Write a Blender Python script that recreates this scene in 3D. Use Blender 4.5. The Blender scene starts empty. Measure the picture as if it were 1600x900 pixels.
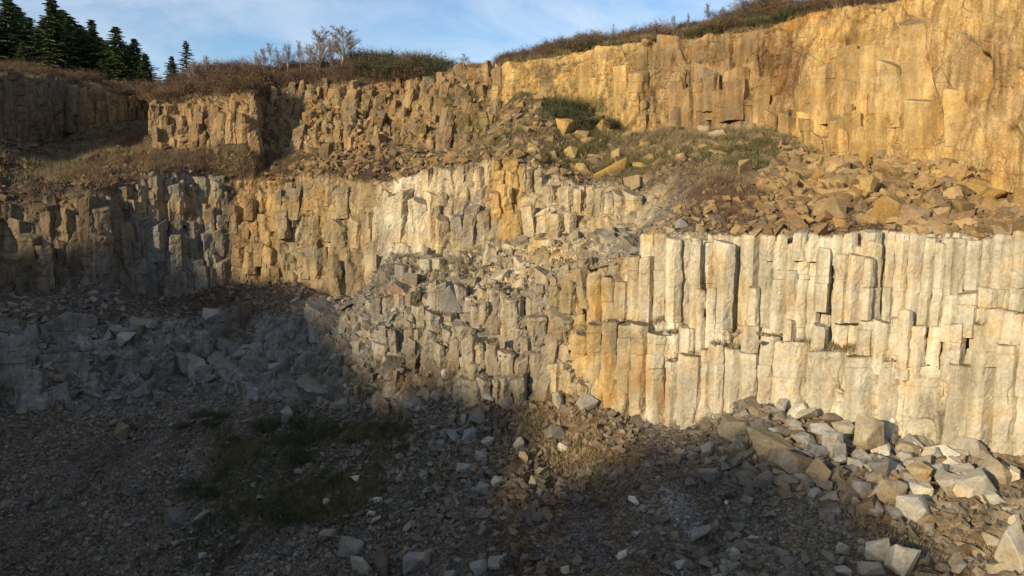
import bpy, bmesh, math, random
import numpy as np
from mathutils import Vector, Matrix

random.seed(7)
RNG = np.random.default_rng(7)
scene = bpy.context.scene
COL = scene.collection
R = math.radians

# ------------------------------------------------------------------ camera
CAM_Z = 14.0
PITCH = R(7.5)
FPX = 1142.0                       # focal length in pixels of a 1600 wide frame
cam_d = bpy.data.cameras.new("camera")
cam = bpy.data.objects.new("camera", cam_d)
COL.objects.link(cam)
cam.location = (0, 0, CAM_Z)
cam.rotation_euler = (R(90) - PITCH, 0, 0)
cam_d.sensor_width = 36.0
cam_d.lens = FPX / 1600 * 36.0
cam_d.clip_start = 0.5
cam_d.clip_end = 3000
scene.camera = cam

# ------------------------------------------------------------------ light
SUN_EL = 17.0
SUN_AZ = 44.0                      # degrees to the left of straight behind the camera
sun_vec = np.array([-math.sin(R(SUN_AZ)) * math.cos(R(SUN_EL)),
                    -math.cos(R(SUN_AZ)) * math.cos(R(SUN_EL)),
                    math.sin(R(SUN_EL))])          # points towards the sun
sd = bpy.data.lights.new("sun", 'SUN')
sun = bpy.data.objects.new("sun", sd)
COL.objects.link(sun)
sd.energy = 4.6
sd.angle = R(0.8)
sd.color = (1.0, 0.85, 0.62)
sun.rotation_euler = Vector(-sun_vec).to_track_quat('-Z', 'Y').to_euler()
sun.location = (-30, -40, 60)

world = bpy.data.worlds.new("World")
scene.world = world
world.use_nodes = True
nt = world.node_tree
nt.nodes.clear()
out = nt.nodes.new('ShaderNodeOutputWorld')
bg = nt.nodes.new('ShaderNodeBackground')
sky = nt.nodes.new('ShaderNodeTexSky')
sky.sky_type = 'NISHITA'
sky.sun_disc = False
sky.sun_elevation = R(SUN_EL)
# the sky's rotation is measured clockwise from +Y seen from above
sky.sun_rotation = math.atan2(sun_vec[0], sun_vec[1])
sky.altitude = 300
sky.air_density = 1.0
sky.dust_density = 0.6
sky.ozone_density = 3.2
bg.inputs['Strength'].default_value = 0.15
# thin high cloud, laid out on the sky's own directions
tc = nt.nodes.new('ShaderNodeTexCoord')
mp = nt.nodes.new('ShaderNodeMapping')
mp.inputs['Scale'].default_value = (1.6, 1.6, 5.5)
mp.inputs['Rotation'].default_value = (0.25, 0.45, 0.3)
nz = nt.nodes.new('ShaderNodeTexNoise')
nz.inputs['Scale'].default_value = 1.7
nz.inputs['Detail'].default_value = 9
nz.inputs['Roughness'].default_value = 0.62
nz.inputs['Distortion'].default_value = 0.7
rp = nt.nodes.new('ShaderNodeValToRGB')
rp.color_ramp.elements[0].position = 0.42
rp.color_ramp.elements[1].position = 0.70
mul = nt.nodes.new('ShaderNodeMath'); mul.operation = 'MULTIPLY'
mul.inputs[1].default_value = 0.62
mix = nt.nodes.new('ShaderNodeMix'); mix.data_type = 'RGBA'
mix.inputs['B'].default_value = (5.4, 5.7, 6.2, 1)
L = nt.links.new
L(tc.outputs['Generated'], mp.inputs['Vector'])
L(mp.outputs['Vector'], nz.inputs['Vector'])
L(nz.outputs['Fac'], rp.inputs['Fac'])
L(rp.outputs['Color'], mul.inputs[0])
L(mul.outputs[0], mix.inputs['Factor'])
L(sky.outputs['Color'], mix.inputs['A'])
L(mix.outputs['Result'], bg.inputs['Color'])
L(bg.outputs['Background'], out.inputs['Surface'])

vs = scene.view_settings
scene.display_settings.display_device = 'sRGB'
vs.view_transform = 'Standard'
vs.look = 'None'
vs.exposure = 0.2
vs.gamma = 1.0
vs.use_curve_mapping = False
scene.cycles.use_denoising = True
scene.cycles.max_bounces = 6
scene.cycles.diffuse_bounces = 3

# ------------------------------------------------------------------ projection
CP, SP = math.cos(PITCH), math.sin(PITCH)

def unproject(px, py, Y):
    rx = (np.asarray(px, float) - 800) / FPX
    ry = (450 - np.asarray(py, float)) / FPX
    dy = CP + ry * SP
    dz = -SP + ry * CP
    k = np.asarray(Y, float) / dy
    return np.stack(np.broadcast_arrays(k * rx, k * dy, CAM_Z + k * dz), -1)

def project(P):
    P = np.asarray(P, float)
    x, y, z = P[..., 0], P[..., 1], P[..., 2] - CAM_Z
    f = y * CP - z * SP
    u = y * SP + z * CP
    f = np.where(np.abs(f) < 1e-3, 1e-3, f)
    return 800 + FPX * x / f, 450 - FPX * u / f

# ------------------------------------------------------------------ noise
def _h(n):
    n = n ^ (n >> np.uint32(15)); n = n * np.uint32(0x2C1B3C6D)
    n = n ^ (n >> np.uint32(12)); n = n * np.uint32(0x297A2D39)
    return n ^ (n >> np.uint32(15))

def hsh(ix, iy, iz, seed):
    with np.errstate(over='ignore'):
        n = (ix.astype(np.int64).astype(np.uint32) * np.uint32(0x9E3779B1)
             ^ iy.astype(np.int64).astype(np.uint32) * np.uint32(0x85EBCA77)
             ^ iz.astype(np.int64).astype(np.uint32) * np.uint32(0xC2B2AE3D))
        n = n + np.uint32((seed * 0x27D4EB2F) & 0xFFFFFFFF)
        return _h(_h(n))

def u01(n):
    return n.astype(np.float32) / np.float32(4294967296.0)

def sub(n, k):
    with np.errstate(over='ignore'):
        return u01(_h(n * np.uint32(0x9E3779B1) + np.uint32((k * 0x85EBCA77) & 0xFFFFFFFF)))

def vnoise(P, seed=0):
    P = np.asarray(P, np.float32)
    i = np.floor(P).astype(np.int32)
    f = P - i
    f = f * f * (3 - 2 * f)
    r = 0
    for dx in (0, 1):
        wx = f[..., 0] if dx else 1 - f[..., 0]
        for dy in (0, 1):
            wy = f[..., 1] if dy else 1 - f[..., 1]
            for dz in (0, 1):
                wz = f[..., 2] if dz else 1 - f[..., 2]
                r = r + wx * wy * wz * u01(hsh(i[..., 0] + dx, i[..., 1] + dy, i[..., 2] + dz, seed))
    return r * 2 - 1

def fbm(P, octaves=4, seed=0, gain=0.5, lac=2.03):
    P = np.asarray(P, np.float32)
    r = 0; a = 1.0; t = 0
    for o in range(octaves):
        r = r + a * vnoise(P, seed + 31 * o)
        t += a; a *= gain; P = P * lac + 7.3
    return r / t

def vor3(P, seed=0, jit=0.85):
    """nearest cell: id hash, offset from its seed, gap F2-F1"""
    P = np.asarray(P, np.float32)
    i = np.floor(P).astype(np.int32)
    f = P - i
    d1 = np.full(P.shape[:-1], 9e9, np.float32); d2 = d1.copy()
    cid = np.zeros(P.shape[:-1], np.uint32)
    dl = np.zeros_like(P)
    for a in (-1, 0, 1):
        for b in (-1, 0, 1):
            for c in (-1, 0, 1):
                n = hsh(i[..., 0] + a, i[..., 1] + b, i[..., 2] + c, seed)
                o = np.stack([a + .5 + jit * (sub(n, 1) - .5) - f[..., 0],
                              b + .5 + jit * (sub(n, 2) - .5) - f[..., 1],
                              c + .5 + jit * (sub(n, 3) - .5) - f[..., 2]], -1)
                d = (o * o).sum(-1)
                m = d < d1
                d2 = np.where(m, d1, np.minimum(d2, d))
                d1 = np.where(m, d, d1)
                cid = np.where(m, n, cid)
                dl = np.where(m[..., None], -o, dl)
    return cid, dl, np.sqrt(d2) - np.sqrt(d1)

def vor2(x, y, seed=0, jit=0.8):
    ix = np.floor(x).astype(np.int32); iy = np.floor(y).astype(np.int32)
    fx = (x - ix).astype(np.float32); fy = (y - iy).astype(np.float32)
    z0 = np.zeros_like(ix)
    d1 = np.full(x.shape, 9e9, np.float32); d2 = d1.copy()
    cid = np.zeros(x.shape, np.uint32)
    dx = np.zeros_like(fx); dy = np.zeros_like(fx)
    for a in (-1, 0, 1):
        for b in (-1, 0, 1):
            n = hsh(ix + a, iy + b, z0, seed)
            ox = a + .5 + jit * (sub(n, 1) - .5) - fx
            oy = b + .5 + jit * (sub(n, 2) - .5) - fy
            d = ox * ox + oy * oy
            m = d < d1
            d2 = np.where(m, d1, np.minimum(d2, d))
            d1 = np.where(m, d, d1); cid = np.where(m, n, cid)
            dx = np.where(m, -ox, dx); dy = np.where(m, -oy, dy)
    return cid, dx, dy, np.sqrt(d2) - np.sqrt(d1)

def sstep(a, b, x):
    t = np.clip((x - a) / (b - a), 0, 1)
    return t * t * (3 - 2 * t)

# ------------------------------------------------------------------ mesh / object helpers
def mesh_np(name, V, quads=None, tris=None, tint=None, smooth=False):
    me = bpy.data.meshes.new(name)
    V = np.asarray(V, np.float32)
    nq = 0 if quads is None else len(quads)
    ntri = 0 if tris is None else len(tris)
    me.vertices.add(len(V))
    me.vertices.foreach_set('co', V.ravel())
    idx = []
    if nq: idx.append(np.asarray(quads, np.int32).ravel())
    if ntri: idx.append(np.asarray(tris, np.int32).ravel())
    idx = np.concatenate(idx)
    me.loops.add(len(idx)); me.loops.foreach_set('vertex_index', idx)
    me.polygons.add(nq + ntri)
    st = np.concatenate([np.arange(nq) * 4, nq * 4 + np.arange(ntri) * 3]).astype(np.int32)
    me.polygons.foreach_set('loop_start', st)
    me.update(calc_edges=True)
    if tint is not None:
        a = me.color_attributes.new('tint', 'FLOAT_COLOR', 'POINT')
        t = np.ones((len(V), 4), np.float32); t[:, :3] = tint
        a.data.foreach_set('color', t.ravel())
    me.polygons.foreach_set('use_smooth', np.full(nq + ntri, smooth, bool))
    return me

def link(name, me, mat=None, parent=None, loc=None):
    o = bpy.data.objects.new(name, me)
    COL.objects.link(o)
    if mat is not None and me is not None and not me.materials:
        me.materials.append(mat)
    if parent is not None: o.parent = parent
    if loc is not None: o.location = loc
    return o

def tag(o, label=None, cat=None, group=None, kind=None):
    if label: o['label'] = label
    if cat: o['category'] = cat
    if group: o['group'] = group
    if kind: o['kind'] = kind
    return o

def empty(name, loc, rz=0):
    o = bpy.data.objects.new(name, None)
    COL.objects.link(o); o.location = loc; o.rotation_euler = (0, 0, rz)
    return o

def copy_tree(o, parent=None):
    c = o.copy(); COL.objects.link(c)
    if parent is not None: c.parent = parent
    for ch in list(o.children): copy_tree(ch, c)
    return c

# ------------------------------------------------------------------ materials
def rock_material(name, bump=0.5, streak=0.35, speck=0.35, pebble=False, crack=0.0):
    m = bpy.data.materials.new(name); m.use_nodes = True
    t = m.node_tree; N = t.nodes; b = N['Principled BSDF']
    b.inputs['Roughness'].default_value = 0.92
    b.inputs['Specular IOR Level'].default_value = 0.15
    at = N.new('ShaderNodeAttribute'); at.attribute_name = 'tint'
    oi = N.new('ShaderNodeObjectInfo')
    ge = N.new('ShaderNodeNewGeometry')
    def noise(scale, det, rough, sc=None):
        n = N.new('ShaderNodeTexNoise')
        n.inputs['Scale'].default_value = scale
        n.inputs['Detail'].default_value = det
        n.inputs['Roughness'].default_value = rough
        if sc:
            mm = N.new('ShaderNodeMapping'); mm.inputs['Scale'].default_value = sc
            t.links.new(ge.outputs['Position'], mm.inputs['Vector'])
            t.links.new(mm.outputs['Vector'], n.inputs['Vector'])
        else:
            t.links.new(ge.outputs['Position'], n.inputs['Vector'])
        return n
    def mulc(a, bsock):
        x = N.new('ShaderNodeMix'); x.data_type = 'RGBA'; x.blend_type = 'MULTIPLY'
        x.inputs['Factor'].default_value = 1
        t.links.new(a, x.inputs['A']); t.links.new(bsock, x.inputs['B'])
        return x.outputs['Result']
    def ramp(src, p0, c0, p1, c1):
        r = N.new('ShaderNodeValToRGB')
        r.color_ramp.elements[0].position = p0; r.color_ramp.elements[0].color = (*c0, 1)
        r.color_ramp.elements[1].position = p1; r.color_ramp.elements[1].color = (*c1, 1)
        t.links.new(src, r.inputs['Fac']); return r.outputs['Color']
    c = mulc(at.outputs['Color'], oi.outputs['Color'])
    n1 = noise(0.55, 6, 0.65)
    c = mulc(c, ramp(n1.outputs['Fac'], 0.3, (0.72, 0.70, 0.66), 0.72, (1.22, 1.22, 1.2)))
    n2 = noise(1.0, 5, 0.6, (2.6, 2.6, 0.28))
    k = streak
    c = mulc(c, ramp(n2.outputs['Fac'], 0.32, (1 - .9 * k, 1 - k, 1 - 1.1 * k), 0.62, (1 + .3 * k, 1 + .3 * k, 1 + .3 * k)))
    n3 = noise(9, 4, 0.7)
    k = speck
    c = mulc(c, ramp(n3.outputs['Fac'], 0.3, (1 - k, 1 - k, 1 - k), 0.7, (1 + k * .6, 1 + k * .6, 1 + k * .6)))
    n5 = noise(0.9, 5, 0.7, (1, 1, 1.4))
    c = mulc(c, ramp(n5.outputs['Fac'], 0.46, (1, 1, 1), 0.66, (1.04, 0.90, 0.72)))
    if crack:
        nw = noise(1.3, 3, .6)
        wm = N.new('ShaderNodeMix'); wm.data_type = 'RGBA'; wm.blend_type = 'LINEAR_LIGHT'
        wm.inputs['Factor'].default_value = .45
        t.links.new(ge.outputs['Position'], wm.inputs['A']); t.links.new(nw.outputs['Color'], wm.inputs['B'])
        mk = noise(.7, 2, .5)
        for cs, sc_, thin in ((.62, (1, 1, .45), .022), (1.7, (1, 1, .8), .03)):
            mm = N.new('ShaderNodeMapping'); mm.inputs['Scale'].default_value = sc_
            t.links.new(wm.outputs['Result'], mm.inputs['Vector'])
            vo = N.new('ShaderNodeTexVoronoi'); vo.feature = 'DISTANCE_TO_EDGE'; vo.inputs['Scale'].default_value = cs
            t.links.new(mm.outputs['Vector'], vo.inputs['Vector'])
            ln = ramp(vo.outputs['Distance'], 0.0, (1, 1, 1), thin, (0, 0, 0))
            ms = ramp(mk.outputs['Fac'], .45, (0, 0, 0), .6, (crack,) * 3)
            pr = mulc(ln, ms)
            x = N.new('ShaderNodeMix'); x.data_type = 'RGBA'
            t.links.new(pr, x.inputs['Factor']); t.links.new(c, x.inputs['A'])
            x.inputs['B'].default_value = (.05, .038, .025, 1)
            c = x.outputs['Result']
    if pebble:
        for vs_, lo_, hi_ in ((7.0, .72, 1.3), (17.0, .6, 1.5)):
            vo = N.new('ShaderNodeTexVoronoi'); vo.inputs['Scale'].default_value = vs_
            t.links.new(ge.outputs['Position'], vo.inputs['Vector'])
            sx = N.new('ShaderNodeSeparateColor'); t.links.new(vo.outputs['Color'], sx.inputs[0])
            c = mulc(c, ramp(sx.outputs[0], .25, (lo_,) * 3, .95, (hi_,) * 3))
    t.links.new(c, b.inputs['Base Color'])
    n4 = noise(3.2, 10, 0.72)
    bp = N.new('ShaderNodeBump'); bp.inputs['Strength'].default_value = bump
    bp.inputs['Distance'].default_value = 0.12
    t.links.new(n4.outputs['Fac'], bp.inputs['Height'])
    t.links.new(bp.outputs['Normal'], b.inputs['Normal'])
    return m

def plant_material(name, c0, c1, scale=3.0, trans=0.0, rough=0.8):
    m = bpy.data.materials.new(name); m.use_nodes = True
    t = m.node_tree; N = t.nodes; b = N['Principled BSDF']
    b.inputs['Roughness'].default_value = rough
    b.inputs['Specular IOR Level'].default_value = 0.2
    ge = N.new('ShaderNodeNewGeometry'); n = N.new('ShaderNodeTexNoise')
    n.inputs['Scale'].default_value = scale; n.inputs['Detail'].default_value = 4
    t.links.new(ge.outputs['Position'], n.inputs['Vector'])
    r = N.new('ShaderNodeValToRGB')
    r.color_ramp.elements[0].position = 0.35; r.color_ramp.elements[0].color = (*c0, 1)
    r.color_ramp.elements[1].position = 0.68; r.color_ramp.elements[1].color = (*c1, 1)
    t.links.new(n.outputs['Fac'], r.inputs['Fac'])
    t.links.new(r.outputs['Color'], b.inputs['Base Color'])
    return m

M_FACE = rock_material('cliff_rock', 0.6, 0.5, 0.35, crack=.75)
M_COLUMN = rock_material('column_rock', 0.38, 0.3, 0.25, crack=.3)
M_BLOCK = rock_material('loose_rock', 0.4, 0.12, 0.3)
M_GROUND = rock_material('scree', 0.8, 0.1, 0.4, True)
# ------------------------------------------------------------------ the quarry as one stepped surface
# every row: places along the edge as (column, row, distance) read as bearings from the survey point
E = {}
E['S'] = [(-900,95,95),(-260,96,84),(0,104,84),(100,116,92),(200,128,98),(228,134,100),(242,138,74),(330,108,76),(400,104,76),(480,108,76),(560,98,74),(640,96,72),(690,101,70),(720,108,68),(775,104,66),(790,98,66),(850,80,64),(960,60,60),(1100,36,56),(1200,16,54),(1300,-4,51),(1400,-24,48),(1600,-60,42),(1860,-110,36),(2600,-200,28)]
E['T'] = [(-900,60,40),(-260,96,56),(0,118,66.5),(60,124,74),(110,132,84),(160,142,88),(200,152,91),(229,160,93),(238,160,67),(290,158,67),(340,153,66),(380,150,63),(398,149,63),(410,147,68),(430,140,69),(480,135,69),(540,132,68),(600,129,68),(650,130,67),(700,119,65),(735,108,63),(765,107,62),(778,113,61),(790,101,58.5),(830,95,57.5),(870,88,57),(900,80,56),(960,72,54.5),(1020,68,53.5),(1100,60,52),(1200,45,49.5),(1290,20,47),(1400,2,43.5),(1450,-10,41.6),(1600,-42,36),(1860,-100,31),(2600,-180,24)]
E['B'] = [(-900,300,38),(-260,240,54),(0,216,65),(60,222,73),(110,214,83),(160,197,87),(200,190,90),(229,186,92),(238,230,65.5),(290,235,65),(330,226,64),(380,222,61),(398,224,61),(410,232,65),(440,236,64.5),(500,240,63),(560,236,62),(610,222,61.5),(660,226,60),(700,236,58.5),(740,226,57.5),(770,205,57.5),(790,172,57.5),(810,152,57),(840,150,56.5),(880,160,55.5),(940,186,54),(975,212,52.5),(1000,214,52),(1060,206,50.5),(1130,200,49.5),(1200,206,48),(1230,222,46.5),(1290,241,44.5),(1360,247,42.5),(1430,252,40.5),(1500,268,37.6),(1540,312,36),(1600,324,33.8),(1860,360,27),(2600,420,21)]
E['C'] = [(-900,360,30),(-260,336,47),(0,320,53.5),(80,305,55),(150,294,55),(215,284,57.5),(300,274,60),(350,279,61),(430,284,60),(480,272,58.5),(540,276,57),(600,284,52.5),(660,268,49.5),(740,250,47.5),(790,247,46.5),(830,262,46),(900,290,44.5),(960,288,43.5),(1000,298,42.5),(1050,308,40.5),(2600,330,30)]
E['D'] = [(-900,560,28),(-260,500,45),(0,456,51.8),(100,451,53.3),(150,446,53.2),(200,454,55.2),(260,464,56.5),(330,446,58),(350,440,59),(420,444,58),(470,440,56.5),(520,458,54),(556,464,52),(590,420,49.5),(610,392,48.6),(700,400,45.3),(780,372,44),(830,364,43),(900,360,41.5),(1000,357,38.5),(1050,350,37),(2600,350,28)]
E['E'] = [(-900,600,26),(-260,520,38),(0,490,45.5),(160,494,48),(280,500,50),(350,496,51),(450,488,49),(520,478,46),(560,470,44),(600,464,41.5),(680,456,39.5),(740,450,38.5),(830,440,36.5),(880,430,34.2),(898,424,33.2),(925,410,32.6),(980,398,31.8),(1018,374,31),(1022,365,30.8),(1100,370,29.6),(1300,368,27),(1370,362,26.4),(1480,367,25.2),(1600,362,24),(1860,350,21),(2600,330,16)]
E['F'] = [(880,505,33.0),(930,505,32.0),(985,502,31.2),(1040,502,30.3),(1100,530,29.2),(1130,528,28.9),(1180,503,28.4),(1240,526,27.6),(1290,540,27.0),(1340,548,26.4),(1400,553,25.8),(1500,556,24.8),(1540,536,24.4),(1600,495,23.9),(1860,500,20.8),(2600,520,16)]
E['G'] = [(-900,760,23),(-260,660,37),(0,642,42),(160,632,43.6),(280,606,44.5),(350,614,44),(450,632,41),(540,636,37.5),(600,640,36),(720,612,34),(800,632,32.4),(860,602,32.2),(905,618,31.3),(940,640,30.7),(1000,657,29.6),(1080,662,28.4),(1130,650,28.1),(1160,624,28),(1200,628,27.4),(1300,655,26.1),(1400,690,25.1),(1500,712,24.1),(1600,727,23.1),(1860,760,20),(2600,840,15)]
E['H'] = [(-900,860,16),(-260,760,32),(0,740,36.2),(400,740,34),(700,758,29.6),(800,745,28),(880,748,28.3),(1000,742,25.2),(1150,738,23.9),(1300,772,21.6),(1500,812,19.2),(1600,828,18.4),(1860,860,16),(2600,900,12)]
E['I'] = [(-900,980,14),(-260,925,28),(0,912,30.5),(400,908,27.8),(800,908,20.8),(1200,908,18.2),(1500,908,16.4),(1600,908,15.6),(1860,930,14),(2600,990,10)]

def edge(k, x):
    a = np.array(E[k], float)
    return np.interp(x, a[:, 0], a[:, 1]), np.interp(x, a[:, 0], a[:, 2])

STEP = 1.55
gx = np.concatenate([np.linspace(-900, -270, 70), np.arange(-260, 1861, STEP), np.linspace(1870, 2600, 60)])
NC = len(gx)

def jag(x, amp, sc, seed):
    P = np.stack([x / sc, x * 0 + seed * 3.7, x * 0], -1)
    return amp * fbm(P, 4, seed)

def line3(k, jpy=0, jy=0, sc=40, seed=0):
    py, Y = edge(k, gx)
    py = py + jag(gx, jpy, sc, seed); Y = Y * (1 + jag(gx, jy, sc, seed + 50))
    return unproject(gx, py, Y)

LS = line3('S', 3, .0, 60, 1)
LT = line3('T', 4, .006, 35, 2)
LB = line3('B', 5, .010, 45, 3)
LC = line3('C', 6, .008, 35, 4)
LD = line3('D', 7, .010, 45, 5)
LE = line3('E', 4, .006, 40, 6)
LG = line3('G', 5, .008, 50, 7)
LH = line3('H', 8, .01, 120, 8)
LI = line3('I', 6, .01, 140, 9)
# right of the stepped tier the middle cliff runs out into the rubble slope
wr = sstep(985, 1080, gx)[:, None]
LC = LC * (1 - wr) + (LB + (LE - LB) * 0.36) * wr
LD = LD * (1 - wr) + (LB + (LE - LB) * 0.70) * wr
pyF, YF = edge('F', gx)
LFr = unproject(gx, pyF - 2, YF)
LFr2 = unproject(gx, pyF + 3, YF - 0.55)
wl = sstep(885, 905, gx)[:, None]
LF = (LE + (LG - LE) * 0.45) * (1 - wl) + LFr * wl
LF2 = (LE + (LG - LE) * 0.52) * (1 - wl) + LFr2 * wl
# behind the modelled columns of the lower cliff the rock stands a little further back
back = (sstep(905, 930, gx) * 0.62)[:, None]
dirn = np.array([0.35, 0.94, 0.0])
LE = LE + dirn * back; LF = LF + dirn * back; LF2 = LF2 + dirn * back * 0.9; LG = LG + dirn * back * 0.35
backm = (sstep(592, 606, gx) * (1 - sstep(985, 1040, gx)) * 0.45)[:, None]
LC = LC + dirn * backm; LD = LD + dirn * backm * 0.5
# plateau behind, floor towards and behind the survey point
far = LS.copy()
dirh = LS[:, :2] / np.linalg.norm(LS[:, :2], axis=1, keepdims=True)
far[:, :2] = LS[:, :2] + dirh * 18; far[:, 2] = LS[:, 2] - 0.3
far2 = LS.copy(); far2[:, :2] = LS[:, :2] + dirh * 420; far2[:, 2] = LS[:, 2] - 14
near = LI.copy(); near[:, 0] = np.interp(gx, [-900, 2600], [-30, 26]); near[:, 1] = 3; near[:, 2] = LI[:, 2] - 0.8
near2 = near.copy(); near2[:, 1] = -60; near2[:, 0] *= 2.4; near2[:, 2] = near[:, 2]

lines = [far2, far, LS, LT, LB, LC, LD, LE, LF, LF2, LG, LH, LI, near, near2]
names = ['P', 'P', 'P', 'U', 'UB', 'M', 'MB', 'L', 'L', 'L', 'Q', 'Q', 'Q', 'Q']
nrow = [4, 8, 26, 170, 90, 96, 52, 84, 5, 92, 84, 110, 30, 8]
rows = []; rname = []; rt = []
for k in range(len(lines) - 1):
    n = nrow[k]
    for i in range(n):
        t = i / n
        rows.append(lines[k] * (1 - t) + lines[k + 1] * t); rname.append(names[k]); rt.append(t)
rows.append(lines[-1]); rname.append(names[-1]); rt.append(1.0)
G0 = np.array(rows)                       # rows x columns x 3
NR = len(rows)
rname = np.array(rname); rt = np.array(rt)

def smooth_rows(W, n):
    for _ in range(n):
        Q = W.copy()
        Q[1:-1] = (W[:-2] + 2 * W[1:-1] + W[2:]) / 4
        W = Q
    return W

# macro normals
Gs = smooth_rows(G0, 10)
du = np.gradient(Gs, axis=1); dv = np.gradient(Gs, axis=0)
Nm = np.cross(du, dv)
Nm /= np.linalg.norm(Nm, axis=-1, keepdims=True) + 1e-9
Nm = Nm * np.sign(np.median(Nm[..., 2] - Nm[..., 1]))
Nm = smooth_rows(Nm, 4)

# displacement weights: [massive columns, slim columns, blocks, small blocks, swell, rubble grain]
def table(pts):
    a = np.array(pts, float)
    return np.stack([np.interp(gx, a[:, 0], a[:, k]) for k in range(1, a.shape[1])], -1)
WT = {
 'P':  table([(-900, 0,0,0,.10,.5,.03), (2600, 0,0,0,.10,.5,.03)]),
 'U':  table([(-900,.3,.35,.1,.05,.4,.02),(229,.3,.40,.15,.10,.3,.02),(240,.2,.45,.45,.20,.4,.03),(420,.35,.40,.7,.35,.5,.03),(770,.15,.30,.55,.30,.5,.03),(790,.15,.0,.06,.05,.5,.012),(950,.15,.0,.15,.08,.5,.012),(1010,.20,.12,.35,.18,.4,.012),(1240,.20,.12,.35,.18,.4,.012),(1280,.25,.12,.25,.14,.4,.012),(1440,.25,.06,.22,.14,.4,.01),(1480,.0,.0,.16,.10,.7,.012),(2600,.0,.0,.16,.10,.7,.012)]),
 'UB': table([(-900,0,0,.2,.25,.6,.05),(700,0,0,.25,.28,.6,.05),(1000,0,0,.3,.3,.6,.05),(1200,0,0,.45,.35,.5,.06),(2600,0,0,.5,.35,.5,.06)]),
 'M':  table([(-900,.4,.4,.12,.12,.4,.03),(340,.4,.42,.16,.14,.4,.03),(370,.45,.3,.5,.25,.5,.03),(580,.35,.4,.5,.25,.4,.03),(610,.1,.4,.25,.15,.2,.03),(1000,.1,.4,.25,.15,.2,.03),(1060,0,0,.3,.3,.4,.05),(2600,0,0,.4,.35,.4,.05)]),
 'MB': table([(-900,0,0,.25,.25,.5,.05),(560,0,0,.3,.28,.5,.05),(600,.1,.2,.5,.3,.3,.04),(900,.1,.2,.4,.25,.3,.04),(1000,0,0,.15,.2,.3,.05),(2600,0,0,.15,.2,.3,.05)]),
 'L':  table([(-900,.2,.1,.7,.3,.5,.04),(400,.2,.15,.7,.35,.5,.04),(540,.15,.3,.6,.35,.4,.03),(880,.15,.4,.5,.25,.2,.03),(930,.2,.35,.15,.1,.1,.02),(2600,.2,.4,.1,.08,.1,.02)]),
 'Q':  table([(-900,0,0,.10,.22,.6,.07),(500,0,0,.12,.24,.6,.07),(900,0,0,.05,.16,.5,.06),(1200,0,0,.08,.18,.4,.06),(2600,0,0,.08,.18,.4,.06)]),
}
W = np.array([WT[n] for n in rname])
W = smooth_rows(W, 3)
# crests and feet ease into each other
P = G0.astype(np.float32)
x, y, z = P[..., 0], P[..., 1], P[..., 2]
wx = x + 0.13 * fbm(P * 0.5, 3, 11); wy = y + 0.13 * fbm(P * 0.5 + 9, 3, 12)

def columns(w, leanx, leany, seg, seed):
    zz = z + 2 * fbm(P * 0.15 + 3, 2, seed)
    cid, dx, dy, gap = vor2((wx + leanx * z) / w, (wy + leany * z) / w, seed)
    j = np.floor(zz / seg + sub(cid, 4) * 9 + 0.25 * vnoise(P * 1.3, seed + 3)).astype(np.int32)
    hh = hsh(cid.astype(np.int32), j, j * 0, seed + 5)
    off = u01(hh) * 0.7 + sub(cid, 5) * 0.5 - 0.6
    tilt = (sub(cid, 6) - .5) * 1.3
    crack = 1 - sstep(0.0, 0.13, gap)
    fz = np.abs((zz / seg + sub(cid, 4) * 9) % 1 - .5)
    joint = sstep(0.47, 0.5, fz) * (sub(cid, 8) > .3)
    face = dx * tilt * w - 0.55 * np.abs(dx) * w * 0.6
    return off + face, crack + 0.5 * joint

def blocks(s, az, seed):
    Q = np.stack([wx / s, wy / s, z / (s * az)], -1)
    cid, dl, gap = vor3(Q, seed)
    t = np.stack([sub(cid, 5) - .5, sub(cid, 6) - .5, (sub(cid, 7) - .5) * .8], -1) * 1.5
    return (u01(cid) - .5) * 0.9 + (dl * t).sum(-1) * .8, 1 - sstep(0.0, 0.10, gap)

d_m, c_m = columns(2.6, 0.06, 0.0, 4.2, 21)
d_s, c_s = columns(1.05, 0.05, 0.0, 2.3, 22)
d_b, c_b = blocks(1.35, 1.5, 23)
d_k, c_k = blocks(0.5, 1.15, 24)
d_w, c_w = blocks(2.5, 2.3, 27)
WW = (np.interp(gx, [-900, 700, 790, 1000, 1250, 2600], [0, 0, .55, .5, .65, .75])[None, :] * smooth_rows((rname == 'U').astype(float)[:, None] * np.ones((1, NC)), 3)
      + np.interp(gx, [-900, 450, 580, 2600], [.8, .7, 0, 0])[None, :] * smooth_rows((rname == 'L').astype(float)[:, None] * np.ones((1, NC)), 3))
def ease(A, n):
    # breaks between big blocks are worn, not knife edges
    for _ in range(n):
        B = A.copy()
        B[1:-1] = (A[:-2] + 2 * A[1:-1] + A[2:]) / 4
        A = B.copy()
        A[:, 1:-1] = (B[:, :-2] + 2 * B[:, 1:-1] + B[:, 2:]) / 4
    return A
d_w = ease(d_w, 5); d_m = ease(d_m, 4); d_b = ease(d_b, 2); d_s = ease(d_s, 1)
sw = fbm(P * 0.22, 4, 25)
gr = fbm(P * 3.4, 4, 26)
D = (W[..., 0] * (1.1 * d_m - 0.16 * c_m) + W[..., 1] * (0.9 * d_s - 0.26 * c_s)
     + W[..., 2] * (0.9 * d_b - 0.22 * c_b) + W[..., 3] * (0.55 * d_k - 0.16 * c_k)
     + WW * (1.0 * d_w - .05 * c_w) + W[..., 4] * 0.9 * sw + W[..., 5] * 1.2 * gr)
# far end and the stretch under the survey point stay quiet
quiet = np.ones(NR); quiet[:6] = .3
D = D * quiet[:, None]
GP = G0 + Nm * D[..., None]

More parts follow.
